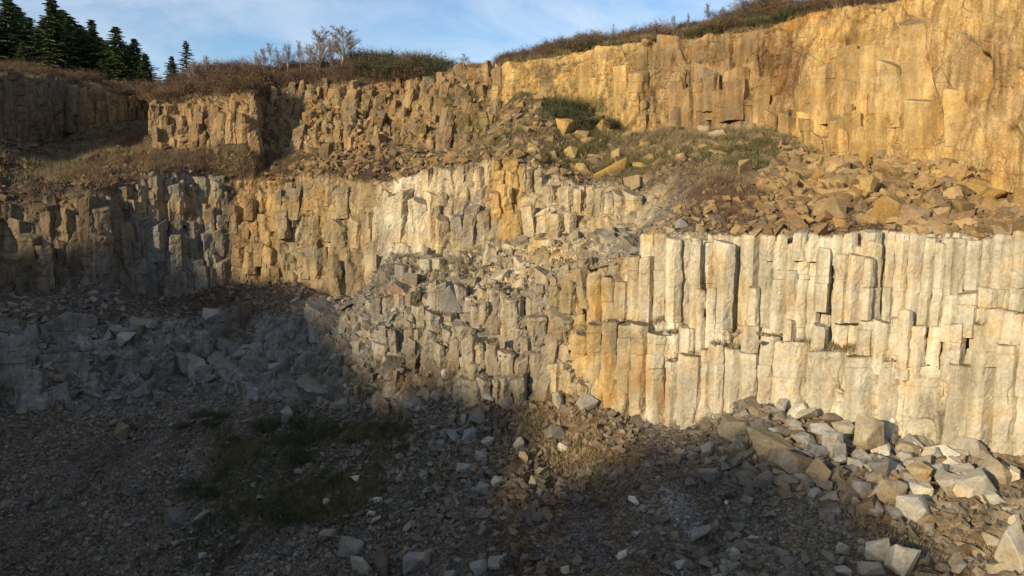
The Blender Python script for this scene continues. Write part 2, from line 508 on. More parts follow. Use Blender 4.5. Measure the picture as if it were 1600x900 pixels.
# ------------------------------------------------------------------ looking places up on it
GPX, GPY = project(GP)
def ground_at(px, py):
    c = int(np.clip(np.searchsorted(gx, px), 1, NC - 1))
    for cc in (c,):
        col = GPY[4:NR - 10, cc]
        a, b = col[:-1], col[1:]
        hit = np.nonzero(((a - py) * (b - py) <= 0))[0]
        if len(hit):
            ys = GP[4 + hit, cc, 1]
            i = hit[np.argmin(ys)]
            t = (py - a[i]) / (b[i] - a[i] + 1e-9)
            return GP[4 + i, cc] * (1 - t) + GP[5 + i, cc] * t
    i = int(np.argmin(np.abs(col - py))); return GP[4 + i, c].copy()

# ------------------------------------------------------------------ colour of the rock itself
OCHRE = (.49, .335, .135); DOCHRE = (.335, .228, .112); CREAM = (.605, .545, .405); BUFF = (.46, .385, .25)
GREY = (.15, .145, .135); LGREY = (.25, .23, .195); SOIL = (.085, .058, .037); DARK = (.085, .07, .055)
ORANGE = (.50, .31, .10); GBROWN = (.17, .132, .088); SCREE = (.13, .107, .082); RUST = (.30, .14, .05)
def ctable(pts):
    xs = [p[0] for p in pts]
    return np.stack([np.interp(gx, xs, [p[1][k] for p in pts]) for k in range(3)], -1)
CT = {
 'P':  ctable([(-900, SOIL), (700, SOIL), (780, DOCHRE), (1100, DOCHRE), (2600, DOCHRE)]),
 'U':  ctable([(-900, GBROWN), (100, GBROWN), (130, DOCHRE), (420, DOCHRE), (770, DOCHRE), (790, OCHRE), (980, OCHRE), (1040, DOCHRE), (1220, DOCHRE), (1260, OCHRE), (2600, OCHRE)]),
 'UB': ctable([(-900, SOIL), (560, SOIL), (700, GBROWN), (1000, GBROWN), (1200, GBROWN), (1300, (.30, .20, .09)), (2600, (.34, .22, .09))]),
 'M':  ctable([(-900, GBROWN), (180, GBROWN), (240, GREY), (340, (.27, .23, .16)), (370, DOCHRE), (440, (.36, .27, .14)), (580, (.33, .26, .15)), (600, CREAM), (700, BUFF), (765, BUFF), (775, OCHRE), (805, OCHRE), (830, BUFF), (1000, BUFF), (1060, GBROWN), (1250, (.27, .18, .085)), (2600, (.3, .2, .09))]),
 'MB': ctable([(-900, GREY), (300, DARK), (500, GBROWN), (600, LGREY), (760, BUFF), (900, BUFF), (1010, LGREY), (1080, GBROWN), (1300, (.2, .14, .08)), (2600, (.2, .14, .08))]),
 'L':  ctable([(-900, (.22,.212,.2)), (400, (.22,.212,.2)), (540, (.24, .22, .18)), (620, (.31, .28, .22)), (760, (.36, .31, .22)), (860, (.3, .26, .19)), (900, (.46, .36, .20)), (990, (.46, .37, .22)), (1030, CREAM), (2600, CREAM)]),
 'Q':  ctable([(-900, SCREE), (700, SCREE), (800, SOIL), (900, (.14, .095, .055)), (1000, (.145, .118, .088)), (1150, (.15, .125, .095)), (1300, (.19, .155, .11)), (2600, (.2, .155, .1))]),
}
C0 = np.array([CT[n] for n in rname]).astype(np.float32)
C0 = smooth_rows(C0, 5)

BLOBS = []     # centre in the place, half sizes in metres across and up, colour, strength
def blob(px, py, rx, ry, col, s, Y=None):
    p = ground_at(px, py)
    k = p[1] / FPX
    BLOBS.append((p, max(rx * k, .05), max(ry * k, .05), np.array(col), s))
for a in [
    (925, 462, 15, 40, ORANGE, .85), (905, 530, 22, 60, OCHRE, .6), (945, 590, 14, 55, ORANGE, .55), (990, 560, 16, 50, ORANGE, .6), (1030, 620, 10, 45, ORANGE, .5), (965, 520, 24, 24, LGREY, .4),
    (1000, 470, 40, 40, CREAM, .7), (1015, 372, 14, 14, OCHRE, .9), (850, 390, 40, 22, OCHRE, .5), (1111, 420, 12, 40, OCHRE, .55), (1150, 470, 8, 60, OCHRE, .4),
    (787, 305, 22, 55, OCHRE, .6), (760, 330, 12, 50, OCHRE, .6), (680, 350, 22, 40, OCHRE, .4), (730, 350, 45, 45, LGREY, .7), (640, 335, 40, 60, CREAM, .6),
    (640, 595, 60, 22, (.16, .10, .055), .6), (640, 575, 90, 34, SOIL, .5), (620, 455, 40, 14, RUST, .5), (560, 440, 60, 25, GBROWN, .4), (600, 520, 60, 50, LGREY, .6),
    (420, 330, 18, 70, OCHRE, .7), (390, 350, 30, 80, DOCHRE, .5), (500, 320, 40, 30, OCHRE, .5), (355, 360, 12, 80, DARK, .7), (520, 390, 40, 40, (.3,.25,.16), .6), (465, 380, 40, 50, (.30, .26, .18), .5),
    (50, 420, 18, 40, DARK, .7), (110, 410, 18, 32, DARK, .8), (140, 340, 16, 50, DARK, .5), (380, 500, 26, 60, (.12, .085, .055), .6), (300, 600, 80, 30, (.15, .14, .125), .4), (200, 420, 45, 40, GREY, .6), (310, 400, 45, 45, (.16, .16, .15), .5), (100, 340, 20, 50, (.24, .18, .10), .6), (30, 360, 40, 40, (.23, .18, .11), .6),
    (300, 320, 45, 30, DOCHRE, .5), (260, 310, 50, 30, (.34, .26, .14), .5), (340, 470, 60, 18, SOIL, .7), (60, 480, 40, 20, (.12, .09, .06), .5),
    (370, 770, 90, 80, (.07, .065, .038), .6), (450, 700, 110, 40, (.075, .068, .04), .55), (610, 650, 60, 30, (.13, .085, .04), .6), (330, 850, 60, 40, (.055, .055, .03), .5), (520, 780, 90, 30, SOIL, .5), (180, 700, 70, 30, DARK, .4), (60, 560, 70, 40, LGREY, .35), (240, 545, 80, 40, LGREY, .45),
    (870, 670, 75, 50, (.25, .16, .075), .85), (800, 740, 70, 30, (.2, .13, .065), .7), (950, 690, 50, 30, (.22, .145, .07), .7), (880, 760, 90, 30, SOIL, .6), (1035, 680, 35, 18, (.22, .2, .17), .4), (1070, 810, 28, 14, (.24, .225, .21), .8), (1310, 808, 30, 12, (.22, .2, .18), .8), (910, 840, 80, 24, (.12, .11, .105), .6), (1400, 840, 60, 30, SOIL, .5), (1500, 830, 90, 60, (.24, .18, .11), .5),
    (1180, 90, 60, 30, (.23, .145, .07), .8), (1010, 130, 14, 70, (.22, .17, .08), .7), (850, 110, 10, 40, (.25, .17, .09), .8), (1150, 150, 40, 40, (.28, .18, .08), .6), (1215, 110, 30, 60, (.22, .13, .06), .8), (1180, 150, 20, 60, OCHRE, .4), (1450, 90, 40, 30, RUST, .3), (1480, 70, 20, 60, (.42, .24, .08), .6), (1530, 90, 25, 50, (.3, .2, .12), .5), (1400, 120, 60, 70, (.55, .42, .22), .5), (1570, 200, 60, 60, (.55, .42, .23), .45), (1240, 30, 50, 16, (.42, .22, .06), .6), (1500, 30, 60, 30, (.52, .38, .18), .4),
    (900, 170, 60, 22, (.13, .115, .055), .8), (860, 190, 40, 30, (.14, .11, .06), .7), (740, 200, 30, 40, (.15, .13, .06), .7), (1080, 240, 80, 28, (.13, .115, .055), .75), (1220, 260, 70, 26, (.13, .11, .055), .7), (1000, 260, 90, 14, (.2, .155, .08), .6), (700, 255, 60, 18, (.15, .11, .06), .6), (1130, 330, 50, 12, (.15, .095, .07), .8), (1180, 355, 60, 8, SOIL, .6),
    (450, 190, 30, 30, (.25, .17, .08), .6), (560, 170, 40, 20, (.22, .16, .08), .6), (640, 210, 50, 20, (.24, .18, .09), .6), (690, 150, 50, 20, (.2, .14, .07), .6), (520, 215, 30, 14, (.2,.14,.07), .5), (600, 145, 40, 12, (.2,.13,.06), .6), (740, 135, 40, 16, (.24,.16,.08), .6), (320, 200, 20, 40, (.24, .16, .08), .5), (1100, 80, 60, 16, (.24, .16, .08), .6), (970, 85, 60, 12, (.3, .21, .1), .5), (1020, 90, 20, 20, (.22, .16, .08), .5), (1330, 60, 40, 14, (.3, .19, .08), .5), (1450, 200, 16, 60, (.40, .27, .11), .5), (1520, 170, 12, 60, (.3, .2, .1), .5),
    (110, 240, 120, 22, (.13, .1, .06), .6), (270, 240, 90, 14, (.17, .115, .065), .6), (450, 250, 90, 12, (.14, .095, .06), .7),
    (290, 290, 60, 20, LGREY, .6), (450, 300, 40, 16, GREY, .5), (590, 390, 20, 40, (.2, .19, .17), .5)]:
    blob(*a)

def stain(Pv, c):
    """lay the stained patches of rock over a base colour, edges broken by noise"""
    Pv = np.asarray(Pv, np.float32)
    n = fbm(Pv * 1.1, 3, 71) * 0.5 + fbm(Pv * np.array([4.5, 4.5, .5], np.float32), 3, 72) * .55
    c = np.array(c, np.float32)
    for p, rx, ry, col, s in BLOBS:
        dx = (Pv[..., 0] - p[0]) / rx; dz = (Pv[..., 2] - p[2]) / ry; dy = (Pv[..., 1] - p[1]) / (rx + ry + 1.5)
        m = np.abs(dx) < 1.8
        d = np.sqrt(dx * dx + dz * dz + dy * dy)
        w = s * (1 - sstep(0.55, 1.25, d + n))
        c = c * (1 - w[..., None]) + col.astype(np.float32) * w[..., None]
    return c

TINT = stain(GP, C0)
cv = 1 + 0.22 * fbm(P * 0.9, 3, 81)
TINT = TINT * cv[..., None]
# flat shelves on a cliff carry soil
nv = np.cross(np.gradient(GP, axis=1), np.gradient(GP, axis=0)); nv /= np.linalg.norm(nv, axis=-1, keepdims=True) + 1e-9
up = np.abs(nv[..., 2])
cliffy = np.isin(rname, ['U', 'M', 'L'])[:, None]
sh = (sstep(.72, .95, up) * cliffy * 0.55)[..., None]
TINT = TINT * (1 - sh) + np.array((.15, .115, .075)) * sh
TINT = np.clip(TINT, 0.012, .7)

def base_colour(px, strip):
    t = CT[strip]
    return np.array([np.interp(px, gx, t[:, k]) for k in range(3)])

# ------------------------------------------------------------------ cut the surface into the setting's pieces
def sheet(name, r0, r1, mat, label, cat):
    n = r1 - r0 + 1
    V = GP[r0:r1 + 1].reshape(-1, 3); T = TINT[r0:r1 + 1].reshape(-1, 3)
    i = (np.arange(n - 1)[:, None] * NC + np.arange(NC - 1)[None, :]).ravel()
    q = np.stack([i, i + NC, i + NC + 1, i + 1], -1)
    o = link(name, mesh_np(name, V, quads=q, tint=T), mat)
    tag(o, label, cat, kind='structure')
    return o
cuts = np.cumsum([0] + nrow)
sheet('plateau_ground', 0, cuts[3], M_GROUND, 'brown overgrown ground on the plateau above the whole quarry', 'ground')
UPPER = sheet('upper_cliff', cuts[3], cuts[4], M_FACE, 'ochre upper rock cliff right under the plateau edge', 'cliff')
sheet('upper_bench', cuts[4], cuts[5], M_GROUND, 'sloping rubble bench at the foot of the ochre upper cliff', 'terrain')
MIDDLE = sheet('middle_cliff', cuts[5], cuts[6], M_FACE, 'middle cliff tier with grey columns at left and cream columns at centre', 'cliff')
sheet('middle_bench', cuts[6], cuts[7], M_GROUND, 'narrow stony bench between the middle and the lower cliff', 'terrain')
LOWER = sheet('lower_cliff', cuts[7], cuts[10], M_FACE, 'lowest cliff tier with tall cream columns rising from the scree', 'cliff')
sheet('quarry_floor', cuts[10], cuts[14], M_GROUND, 'grey brown stony quarry floor and scree in the pit', 'ground')
# ------------------------------------------------------------------ unseen opposite rim, crest shaped to cast the wanted shadow edge on the pit
SH = np.array([sun_vec[0], sun_vec[1]]) / math.hypot(sun_vec[0], sun_vec[1])     # horizontal, towards the sun
AC = np.array([-SH[1], SH[0]])                                                    # across
TE = math.tan(R(SUN_EL))
RIM_D = 95.0
edge_px = [(-250, 360), (-60, 372), (60, 400), (160, 418), (250, 408), (330, 425), (420, 440), (500, 492), (540, 545), (560, 610), (640, 618), (720, 620), (790, 640), (815, 690), (760, 770), (900, 748), (985, 722), (1140, 700), (1230, 735), (1300, 770), (1390, 812), (1440, 860), (1475, 905)]
ea, eh = [], []
for px_, py_ in edge_px:
    p = ground_at(px_, py_)
    a = p[0] * AC[0] + p[1] * AC[1]
    d = RIM_D - (p[0] * SH[0] + p[1] * SH[1])
    ea.append(a); eh.append(p[2] + d * TE)
o_ = np.argsort(ea); ea = np.array(ea)[o_]; eh = np.array(eh)[o_]
print('RIM', [(e_, round(float(a_),1), round(float(h_),1)) for e_, a_, h_ in zip([edge_px[k] for k in o_], ea, eh)]) #, np.round(np.stack([ea, eh], 1), 1).tolist())
ra = np.linspace(-150, 150, 420)
rh = np.interp(ra, ea, eh)
lo, hi = ea[0], ea[-1]
rh = np.where(ra < lo, eh[0] + np.minimum((lo - ra) * .12, 6), rh)
rh = np.where(ra > hi, eh[-1] - np.minimum((ra - hi) * 1.2, 14), rh)
for _ in range(1): rh[1:-1] = (rh[:-2] + 2 * rh[1:-1] + rh[2:]) / 4
rh = rh - 1.4 + 0.5 * fbm(np.stack([ra * .45, ra * 0, ra * 0], -1), 4, 5) + .25 * fbm(np.stack([ra * 1.7, ra * 0 + 4, ra * 0], -1), 3, 6)
prof = [(-46, None, -2.5), (-22, .35, -1), (-8, .78, 0), (-1.5, .96, 0), (0, 1, 0), (3, .97, 0), (30, .93, 0), (160, .6, 0)]
Vr = []
for dd, f, z0 in prof:
    hgt = np.full_like(ra, z0) if f is None else z0 * (1 - f) + rh * f
    q = SH[None, :] * (RIM_D + dd) + AC[None, :] * ra[:, None]
    n = 0 if f == 1 else 0.8
    hgt = hgt + n * fbm(np.concatenate([q * .15, q[:, :1] * 0], 1), 3, 8)
    Vr.append(np.stack([q[:, 0], q[:, 1], hgt], -1))
Vr = np.array(Vr)
na = len(ra); i = (np.arange(len(prof) - 1)[:, None] * na + np.arange(na - 1)[None, :]).ravel()
tag(link('opposite_shade_hill', mesh_np('opposite_shade_hill', Vr.reshape(-1, 3), quads=np.stack([i, i + 1, i + na + 1, i + na], -1), tint=np.full((Vr.size // 3, 3), .09)), M_GROUND),
    'unseen brown hill opposite the cliffs, crest shaped to shade the pit', 'hill', kind='structure')

rb = np.random.default_rng(31)  # blades added along the unseen crest, thinning upward to soften its shadow edge
nb_ = 9000
ba = rb.uniform(-75, 12, nb_)
bh = np.interp(ba, ra, rh)
bl = 2.6 * rb.random(nb_) ** 1.3 * (1 + .6 * fbm(np.stack([ba * .5, ba * 0, ba * 0], -1), 3, 15))
bq = SH[None] * (RIM_D + rb.uniform(-.5, .5, (nb_, 1))) + AC[None] * ba[:, None]
b0 = np.concatenate([bq, bh[:, None] - .4], 1); b1 = b0 + np.stack([rb.normal(0, .5, nb_), rb.normal(0, .5, nb_), bl + .4], -1)
sdv = np.concatenate([AC, [0]])[None] * (.05 + .10 * rb.random((nb_, 1)))
tag(link('shadow_fringe', mesh_np('shadow_fringe', np.stack([b0 - sdv, b0 + sdv, b1], 1).reshape(-1, 3), tris=np.arange(nb_ * 3).reshape(-1, 3), tint=np.full((nb_ * 3, 3), .06)), M_GROUND),
    'added unseen scrub along the rim facing the cliffs', 'fringe', kind='stuff')

# ------------------------------------------------------------------ rock columns
def section(n, rng, irr=0.22):
    a = np.sort((np.arange(n) + irr * rng.uniform(-1, 1, n)) * 2 * math.pi / n) + rng.uniform(0, 2 * math.pi)
    r = rng.uniform(.9, 1.1, n)
    return np.stack([np.cos(a) * r, np.sin(a) * r], -1)

def column_geo(poly, c, zb, zt, lean, joints, rng, res=.085, rough=.028, tiltcap=.2, chip=.06):
    """a jointed prism: poly in metres round c=(x,y), leaning by lean metres per metre"""
    n = len(poly); pts = []; cor = []
    for i_ in range(n):
        a, b = poly[i_], poly[(i_ + 1) % n]
        k = max(2, int(np.linalg.norm(b - a) / res))
        for j in range(k):
            pts.append(a + (b - a) * j / k); cor.append(1.0 if j == 0 else 0.0)
    pts = np.array(pts); cor = np.array(cor); m = len(pts)
    zs = list(np.arange(zb, zt, res * 1.25)) + [zt]
    inset = {}
    for jz in joints:
        if zb + .2 < jz < zt - .15:
            zs += [jz - .022, jz, jz + .022]; inset[round(jz, 5)] = 1
    zs = np.array(sorted(set(np.round(zs, 5))))
    dr = np.array([.028 if round(zz, 5) in inset else 0. for zz in zs])
    seg = np.searchsorted(np.sort(np.array(joints)) if len(joints) else np.array([1e9]), zs)
    sh = rng.normal(0, .022, (len(joints) + 2, 2))[np.minimum(seg, len(joints) + 1)]
    rad = pts / (np.linalg.norm(pts, axis=1, keepdims=True) + 1e-9)
    V = np.zeros((len(zs), m, 3))
    tl = rng.uniform(-tiltcap, tiltcap, 2)
    V[..., :2] = pts[None] + sh[:, None, :] - rad[None] * dr[:, None, None]
    hgt = (zs - zb)[:, None]
    V[..., 0] += c[0] + lean[0] * hgt; V[..., 1] += c[1] + lean[1] * hgt
    V[..., 2] = zs[:, None]
    top = sstep(zt - .5, zt, zs)[:, None]
    V[..., 2] += top * (pts @ tl)[None]
    nn = fbm(V.reshape(-1, 3) * 1.5, 3, int(rng.integers(999))).reshape(V.shape[:2])
    n2 = fbm(V.reshape(-1, 3) * 6.5, 2, int(rng.integers(999))).reshape(V.shape[:2])
    cc = np.maximum(0, fbm(V.reshape(-1, 3) * np.array([2.2, 2.2, 1.4]), 2, 77).reshape(V.shape[:2])) * cor[None]
    if rough > .018:
        cid, dl, gap = vor3(V.reshape(-1, 3) / np.array([.55, .55, .8]) + rng.uniform(0, 50), 5)
        tt = np.stack([sub(cid, 5) - .5, sub(cid, 6) - .5, sub(cid, 7) - .5], -1)
        fr = ((u01(cid) - .5) * .9 + (dl * tt).sum(-1) * 1.2) * rough * 1.5 - .5 * rough * (1 - sstep(0, .12, gap))
        fr = fr.reshape(V.shape[:2])
    else: fr = 0
    off = fr + rough * 2.6 * nn + rough * .8 * n2 - chip * 1.6 * cc
    off -= (sstep(zt - .10, zt, zs) * .035)[:, None] * rng.uniform(.5, 1.8)
    V[..., :2] += rad[None] * off[..., None]
    nr = len(zs)
    V = V.reshape(-1, 3)
    j = np.arange(m); jn = (j + 1) % m
    q = (np.arange(nr - 1)[:, None] * m)
    quads = np.stack([(q + j).ravel(), (q + jn).ravel(), (q + m + jn).ravel(), (q + m + j).ravel()], -1)
    last = V[(nr - 1) * m:]
    ctr = last.mean(0)
    extra = []; tops = [np.arange((nr - 1) * m, nr * m)]
    for f in (.66, .33):
        ring = ctr + (last - ctr) * f
        ring[:, 2] += .05 * fbm(ring * 3.0, 3, 9)
        extra.append(ring); tops.append(len(V) + (len(extra) - 1) * m + j)
    V = np.concatenate([V] + extra + [ctr[None] + [[0, 0, .03]]])
    for a, b in zip(tops[:-1], tops[1:]):
        quads = np.concatenate([quads, np.stack([a, a[jn], b[jn], b], -1)])
    tris = np.stack([tops[-1], tops[-1][jn], np.full(m, len(V) - 1)], -1)
    topmask = np.zeros(len(V)); topmask[(nr - 1) * m:] = 1
    return V, quads, tris, topmask

def colour_column(V, topmask, base, rng, vary=.12):
    c = np.tile(np.array(base), (len(V), 1)) * (1 + rng.normal(0, vary))
    c = stain(V, c)
    g = np.array((.20, .165, .115))
    return np.clip(c * (1 - .55 * topmask[:, None]) + g * .55 * topmask[:, None], .012, .7)

def merge(parts):
    Vs, Qs, Ts, Cs = [], [], [], []; o = 0
    for V, q, t, c in parts:
        Vs.append(V); Qs.append(q + o); Ts.append(t + o); Cs.append(c); o += len(V)
    return np.concatenate(Vs), np.concatenate(Qs), np.concatenate(Ts), np.concatenate(Cs)

CAPS = []
COLS = {'L': [], 'M': [], 'U': [], 'MB': []}
def soil_cap(c, tm, k):
    return c * (1 - k * tm[:, None]) + np.array((.13, .095, .055)) * (k * tm[:, None])
def traced(strip, pxl, pxr, pyt, pyb, dY, kind='E', base=None, n=None, lean=None, seed=None):
    seed = int(pxl * 13 + pyt * 7) if seed is None else seed
    rng = np.random.default_rng(seed)
    pxc = (pxl + pxr) / 2; pym = (pyt + pyb) / 2
    if kind == 'S':
        (_, y0), (_, y1) = edge('E', pxc), edge('G', pxc)
        p0, p1 = edge('E', pxc)[0], edge('G', pxc)[0]
        pym = pyb - 4
    elif kind == 'U':
        (p0, y0), (p1, y1) = edge('T', pxc), edge('B', pxc)
    elif kind == 'M':
        (p0, y0), (p1, y1) = edge('C', pxc), edge('D', pxc)
    elif pym < edge('F', pxc)[0]:
        (p0, y0), (p1, y1) = edge('E', pxc), edge('F', pxc)
    else:
        (p0, y0), (p1, y1) = edge('F', pxc), edge('G', pxc)
        y0 -= .12; dY = dY * .55 if dY > -.5 else dY
    Yw = float(np.interp(pym, [p0, p1], [y0, y1])) + dY
    w = (pxr - pxl) / FPX * Yw * 1.13
    ptop = unproject(pxc, pyt, Yw + w * .4); pbot = unproject(pxc, pyb, Yw + w * .4)
    short = kind == 'E' and 485 > 0 and pyt > 440 and pyb < 566 and dY < -.2
    low = kind == 'E' and pym > edge('F', pxc)[0] and not short
    if short: w *= .86
    n = n or (9 if low and pxr - pxl > 45 else int(rng.choice([5, 6, 6, 6, 7])))
    poly = section(n, rng, .34 if kind in 'SM' else .22)
    ext = poly[:, 0].max() - poly[:, 0].min()
    poly = poly * (w / ext); poly[:, 0] -= (poly[:, 0].max() + poly[:, 0].min()) / 2
    if kind == 'E' and dY > -.27: poly[:, 1] *= (.34 if low and pxc > 1195 else .5) if pxl > 1160 else .75
    if kind == 'U': poly[:, 1] *= .55; Yw -= .13
    cy = Yw - poly[:, 1].min()
    zt, zb = ptop[2], pbot[2] - .7
    jn = []
    for lv in np.arange(-6, 30, 1.15):
        lz = lv + .5 * math.sin(lv * 7.7) + .25 * math.sin(pxc * .013 + lv) + rng.normal(0, .05)
        if zb < lz < zt - .25 and rng.random() < (.5 if kind == 'E' else .6): jn.append(lz)
    k = (ptop[0] - pbot[0])
    lean = (rng.normal(0, .008 if kind == 'E' else .035), rng.normal(.0, .006)) if lean is None else lean
    cx = ptop[0] * .5 + pbot[0] * .5 - lean[0] * (zt - zb) / 2
    V, q, t, tm = column_geo(poly, (cx, cy - lean[1] * (zt - zb) / 2), zb, zt, lean, jn, rng, rough={'E': .022, 'U': .022}.get(kind, .045), tiltcap=.2 if kind == 'E' else .45, chip=.06 if kind in 'EU' else .1)
    if low or kind == 'S': CAPS.append((cx + lean[0] * (zt - zb), cy, zt, w * .35, kind))
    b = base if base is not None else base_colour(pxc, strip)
    COLS[strip].append(((pxr - pxl) * (pyb - pyt), (V, q, t, soil_cap(colour_column(V, tm, b, rng, .045 if kind == 'E' else .12), tm, .75 if low else .2))))

UPT = [(905,922,432,505,.30),(918,940,426,505,-.15),(940,962,434,503,.10),(960,982,440,505,.12),(980,1001,400,505,0),(1000,1022,402,482,-.3),(1000,1022,478,506,.15),(1003,1030,366,402,.30),
 (1022,1043,367,508,.12),(1042,1064,372,545,-.28),(1062,1079,374,512,.3),(1078,1098,377,522,-.28),(1097,1116,378,540,.32),(1115,1144,378,540,-.34),(1085,1102,452,545,-.42),(1100,1118,450,548,-.36),
 (1143,1158,369,525,.5),(1157,1184,369,532,.14),(1168,1190,448,502,-.36),(1184,1206,368,512,0),(1205,1229,378,526,-.06),(1228,1246,378,522,.10),(1245,1264,377,522,.04),(1263,1281,379,545,.10),
 (1279,1301,387,458,-.30),(1281,1300,392,548,.22),(1300,1312,385,548,.18),(1305,1325,397,475,-.36),(1324,1350,398,474,-.42),(1348,1364,402,470,-.36),(1307,1330,384,550,.08),(1328,1350,384,550,.10),(1348,1374,378,550,.06),
 (1348,1374,361,379,.0),(1381,1396,362,492,.0),(1395,1414,363,502,-.10),(1413,1439,365,507,0),(1438,1458,371,492,.05),(1457,1473,379,502,-.06),(1472,1490,371,507,.10),(1489,1506,373,476,-.06),(1505,1529,375,474,.05),
 (1528,1546,371,478,.20),(1545,1578,367,464,0),(1577,1604,363,475,-.06),(1603,1630,362,480,.05),(1628,1660,366,480,0),(1658,1690,364,482,-.1),(1690,1722,360,484,0),
 (1200,1214,368,379,-.10),(1213,1229,367,379,-.08),(1239,1262,361,378,-.15),(1262,1278,364,379,-.12),(1278,1300,369,388,-.12),(1300,1318,366,385,-.02),(1316,1337,363,385,-.02),
 (1340,1366,499,550,-.75),(1362,1392,502,554,-1.0),(1388,1408,496,548,-.78),(1406,1428,484,562,-.50),(1424,1449,509,558,-.95),(1448,1474,511,558,-.85),(1474,1508,504,564,-1.1),
 (1472,1496,461,502,-.80),(1493,1534,456,494,-.9),(1526,1556,449,478,-.6),(1519,1567,481,538,-1.0),(1560,1606,486,540,-.7),(1602,1645,480,540,-.8),(1222,1246,500,532,-.7),(1266,1292,507,535,-.8)]
LOT = [(893,920,520,625,-.15),(918,942,506,640,-.30),(940,966,500,650,-.25),(964,987,506,652,-.15),(985,1013,505,656,-.35),(1011,1042,520,662,-.30),(1012,1040,575,664,-.6),(1036,1060,520,575,-.35),(1040,1064,562,664,-.3),(1060,1098,553,664,-.70),
 (1058,1090,510,556,-.45),(1095,1111,545,630,-.25),(1108,1132,537,648,-.35),(1130,1158,542,645,-.25),(1155,1185,508,562,-.40),(1156,1190,550,636,-.30),(1184,1212,522,645,-.2),(1206,1257,531,655,-.15),(1254,1317,545,664,-.1),(1314,1373,551,678,-.12),(1370,1403,560,694,-.02),(1404,1476,564,705,0),(1472,1512,567,716,-.05),(1507,1551,504,720,.02),(1547,1581,537,728,-.1),(1578,1648,500,742,0),(1645,1722,520,752,0)]
OR_, CR_, OC_ = ORANGE, (.53, .45, .31), OCHRE
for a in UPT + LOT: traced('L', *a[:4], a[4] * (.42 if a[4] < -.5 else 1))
MIT = [(597,611,300,378,.05),(604,641,303,384,-.2),(638,651,309,378,.1),(648,668,313,382,0),(664,691,326,380,-.3),(682,703,341,380,-.5),(668,685,303,346,.1),(684,700,306,332,.15),(704,726,336,388,-.1),(724,748,326,392,-.05),(746,768,330,392,-.05),
 (768,785,300,374,-.1),(782,800,289,346,-.2),(784,806,331,364,-.4),(800,816,331,367,-.3),(772,791,266,314,0),(790,812,271,322,.1),(811,823,262,312,0),(822,836,265,314,.05),(834,852,270,305,.05),(850,876,290,332,0),(874,900,293,337,-.1),(898,911,296,348,0),(908,920,291,334,.1),(918,931,293,352,0),(928,945,293,348,-.1),(944,959,301,360,-.15),(956,979,301,356,0),(976,1002,301,350,-.05),
 (818,840,322,366,-.25),(838,862,330,368,-.3),(860,882,334,366,-.35),(882,900,332,362,-.3),(716,729,262,288,.2),(728,743,258,284,.15),(742,756,260,290,.1),(755,770,250,276,.25),(768,783,248,274,.25),(660,676,264,282,.3),(676,694,263,280,.3),(694,712,264,284,.25)]
for a in MIT: traced('M', *a, kind='M')
for (l, r_, t_, b_, Y_, bs) in [(655,676,406,440,43.2,CREAM),(674,698,404,438,43.4,BUFF),(786,812,384,420,41.2,BUFF),(832,856,374,416,40.4,OCHRE),(852,878,376,420,40.2,CREAM),(876,900,380,424,39.6,BUFF),(900,928,384,424,38.5,BUFF),(930,958,384,412,36.5,BUFF),(618,640,415,445,43.5,LGREY),(715,740,402,432,42.8,GREY)]:
    rng = np.random.default_rng(l)
    w = (r_ - l) / FPX * Y_ * 1.05
    poly = section(6, rng) ; poly *= w / (poly[:, 0].max() - poly[:, 0].min())
    pt = unproject((l + r_) / 2, t_, Y_); pb = unproject((l + r_) / 2, b_, Y_)
    V, q, t, tm = column_geo(poly, (pt[0], Y_ + w * .5), pb[2] - 1.2, pt[2], (rng.normal(0, .05), .03), [pt[2] - rng.uniform(.4, 1.0)], rng)
    COLS['M'].append(((r_ - l) * (b_ - t_), (V, q, t, colour_column(V, tm, bs, rng, .08))))

for a in [(745,760,452,478,0),(759,770,450,505,0),(769,783,448,506,-.1),(781,793,457,512,-.05),(792,819,464,524,-.1),(818,834,466,500,.1),(826,856,494,545,0),(834,853,444,474,0),(733,750,477,518,-.1),(749,768,476,516,0),(804,824,514,550,-.2),(815,834,524,552,-.3),
 (708,723,529,568,0),(721,747,528,577,-.15),(745,760,538,572,0),(759,783,534,598,-.1),(781,807,549,596,0),(804,831,556,597,-.05),(830,861,553,606,-.05),(733,748,570,616,-.1),(747,769,590,624,-.2),(767,782,597,632,-.2),(781,805,590,644,-.1),(800,825,590,630,-.25),
 (855,883,564,612,-.1),(882,898,579,618,-.1),(892,907,598,630,-.1),(903,921,598,634,-.2),(670,705,446,490,0),(713,731,446,482,0),(725,741,464,482,-.1),(632,653,486,514,0),(652,669,479,516,0),(668,696,489,532,0),(692,710,491,516,.1),(619,633,513,532,-.1),(630,648,513,534,-.1),(647,664,514,536,-.1),
 (594,608,509,540,0),(607,621,516,552,-.1),(582,601,523,550,-.1),(692,710,514,550,-.1),(679,698,538,574,0),(637,651,529,550,-.1),(540,552,604,638,0),(551,564,602,640,0),(563,572,608,644,0),(568,584,470,520,.1),(582,598,462,515,.1),(598,618,464,512,.1),(616,634,462,500,.2),(634,652,458,490,.2),(856,876,450,500,.1),(872,892,455,520,.2)]:
    traced('L', *a, kind='S', base=None if a[0] < 850 else (.42, .33, .19))
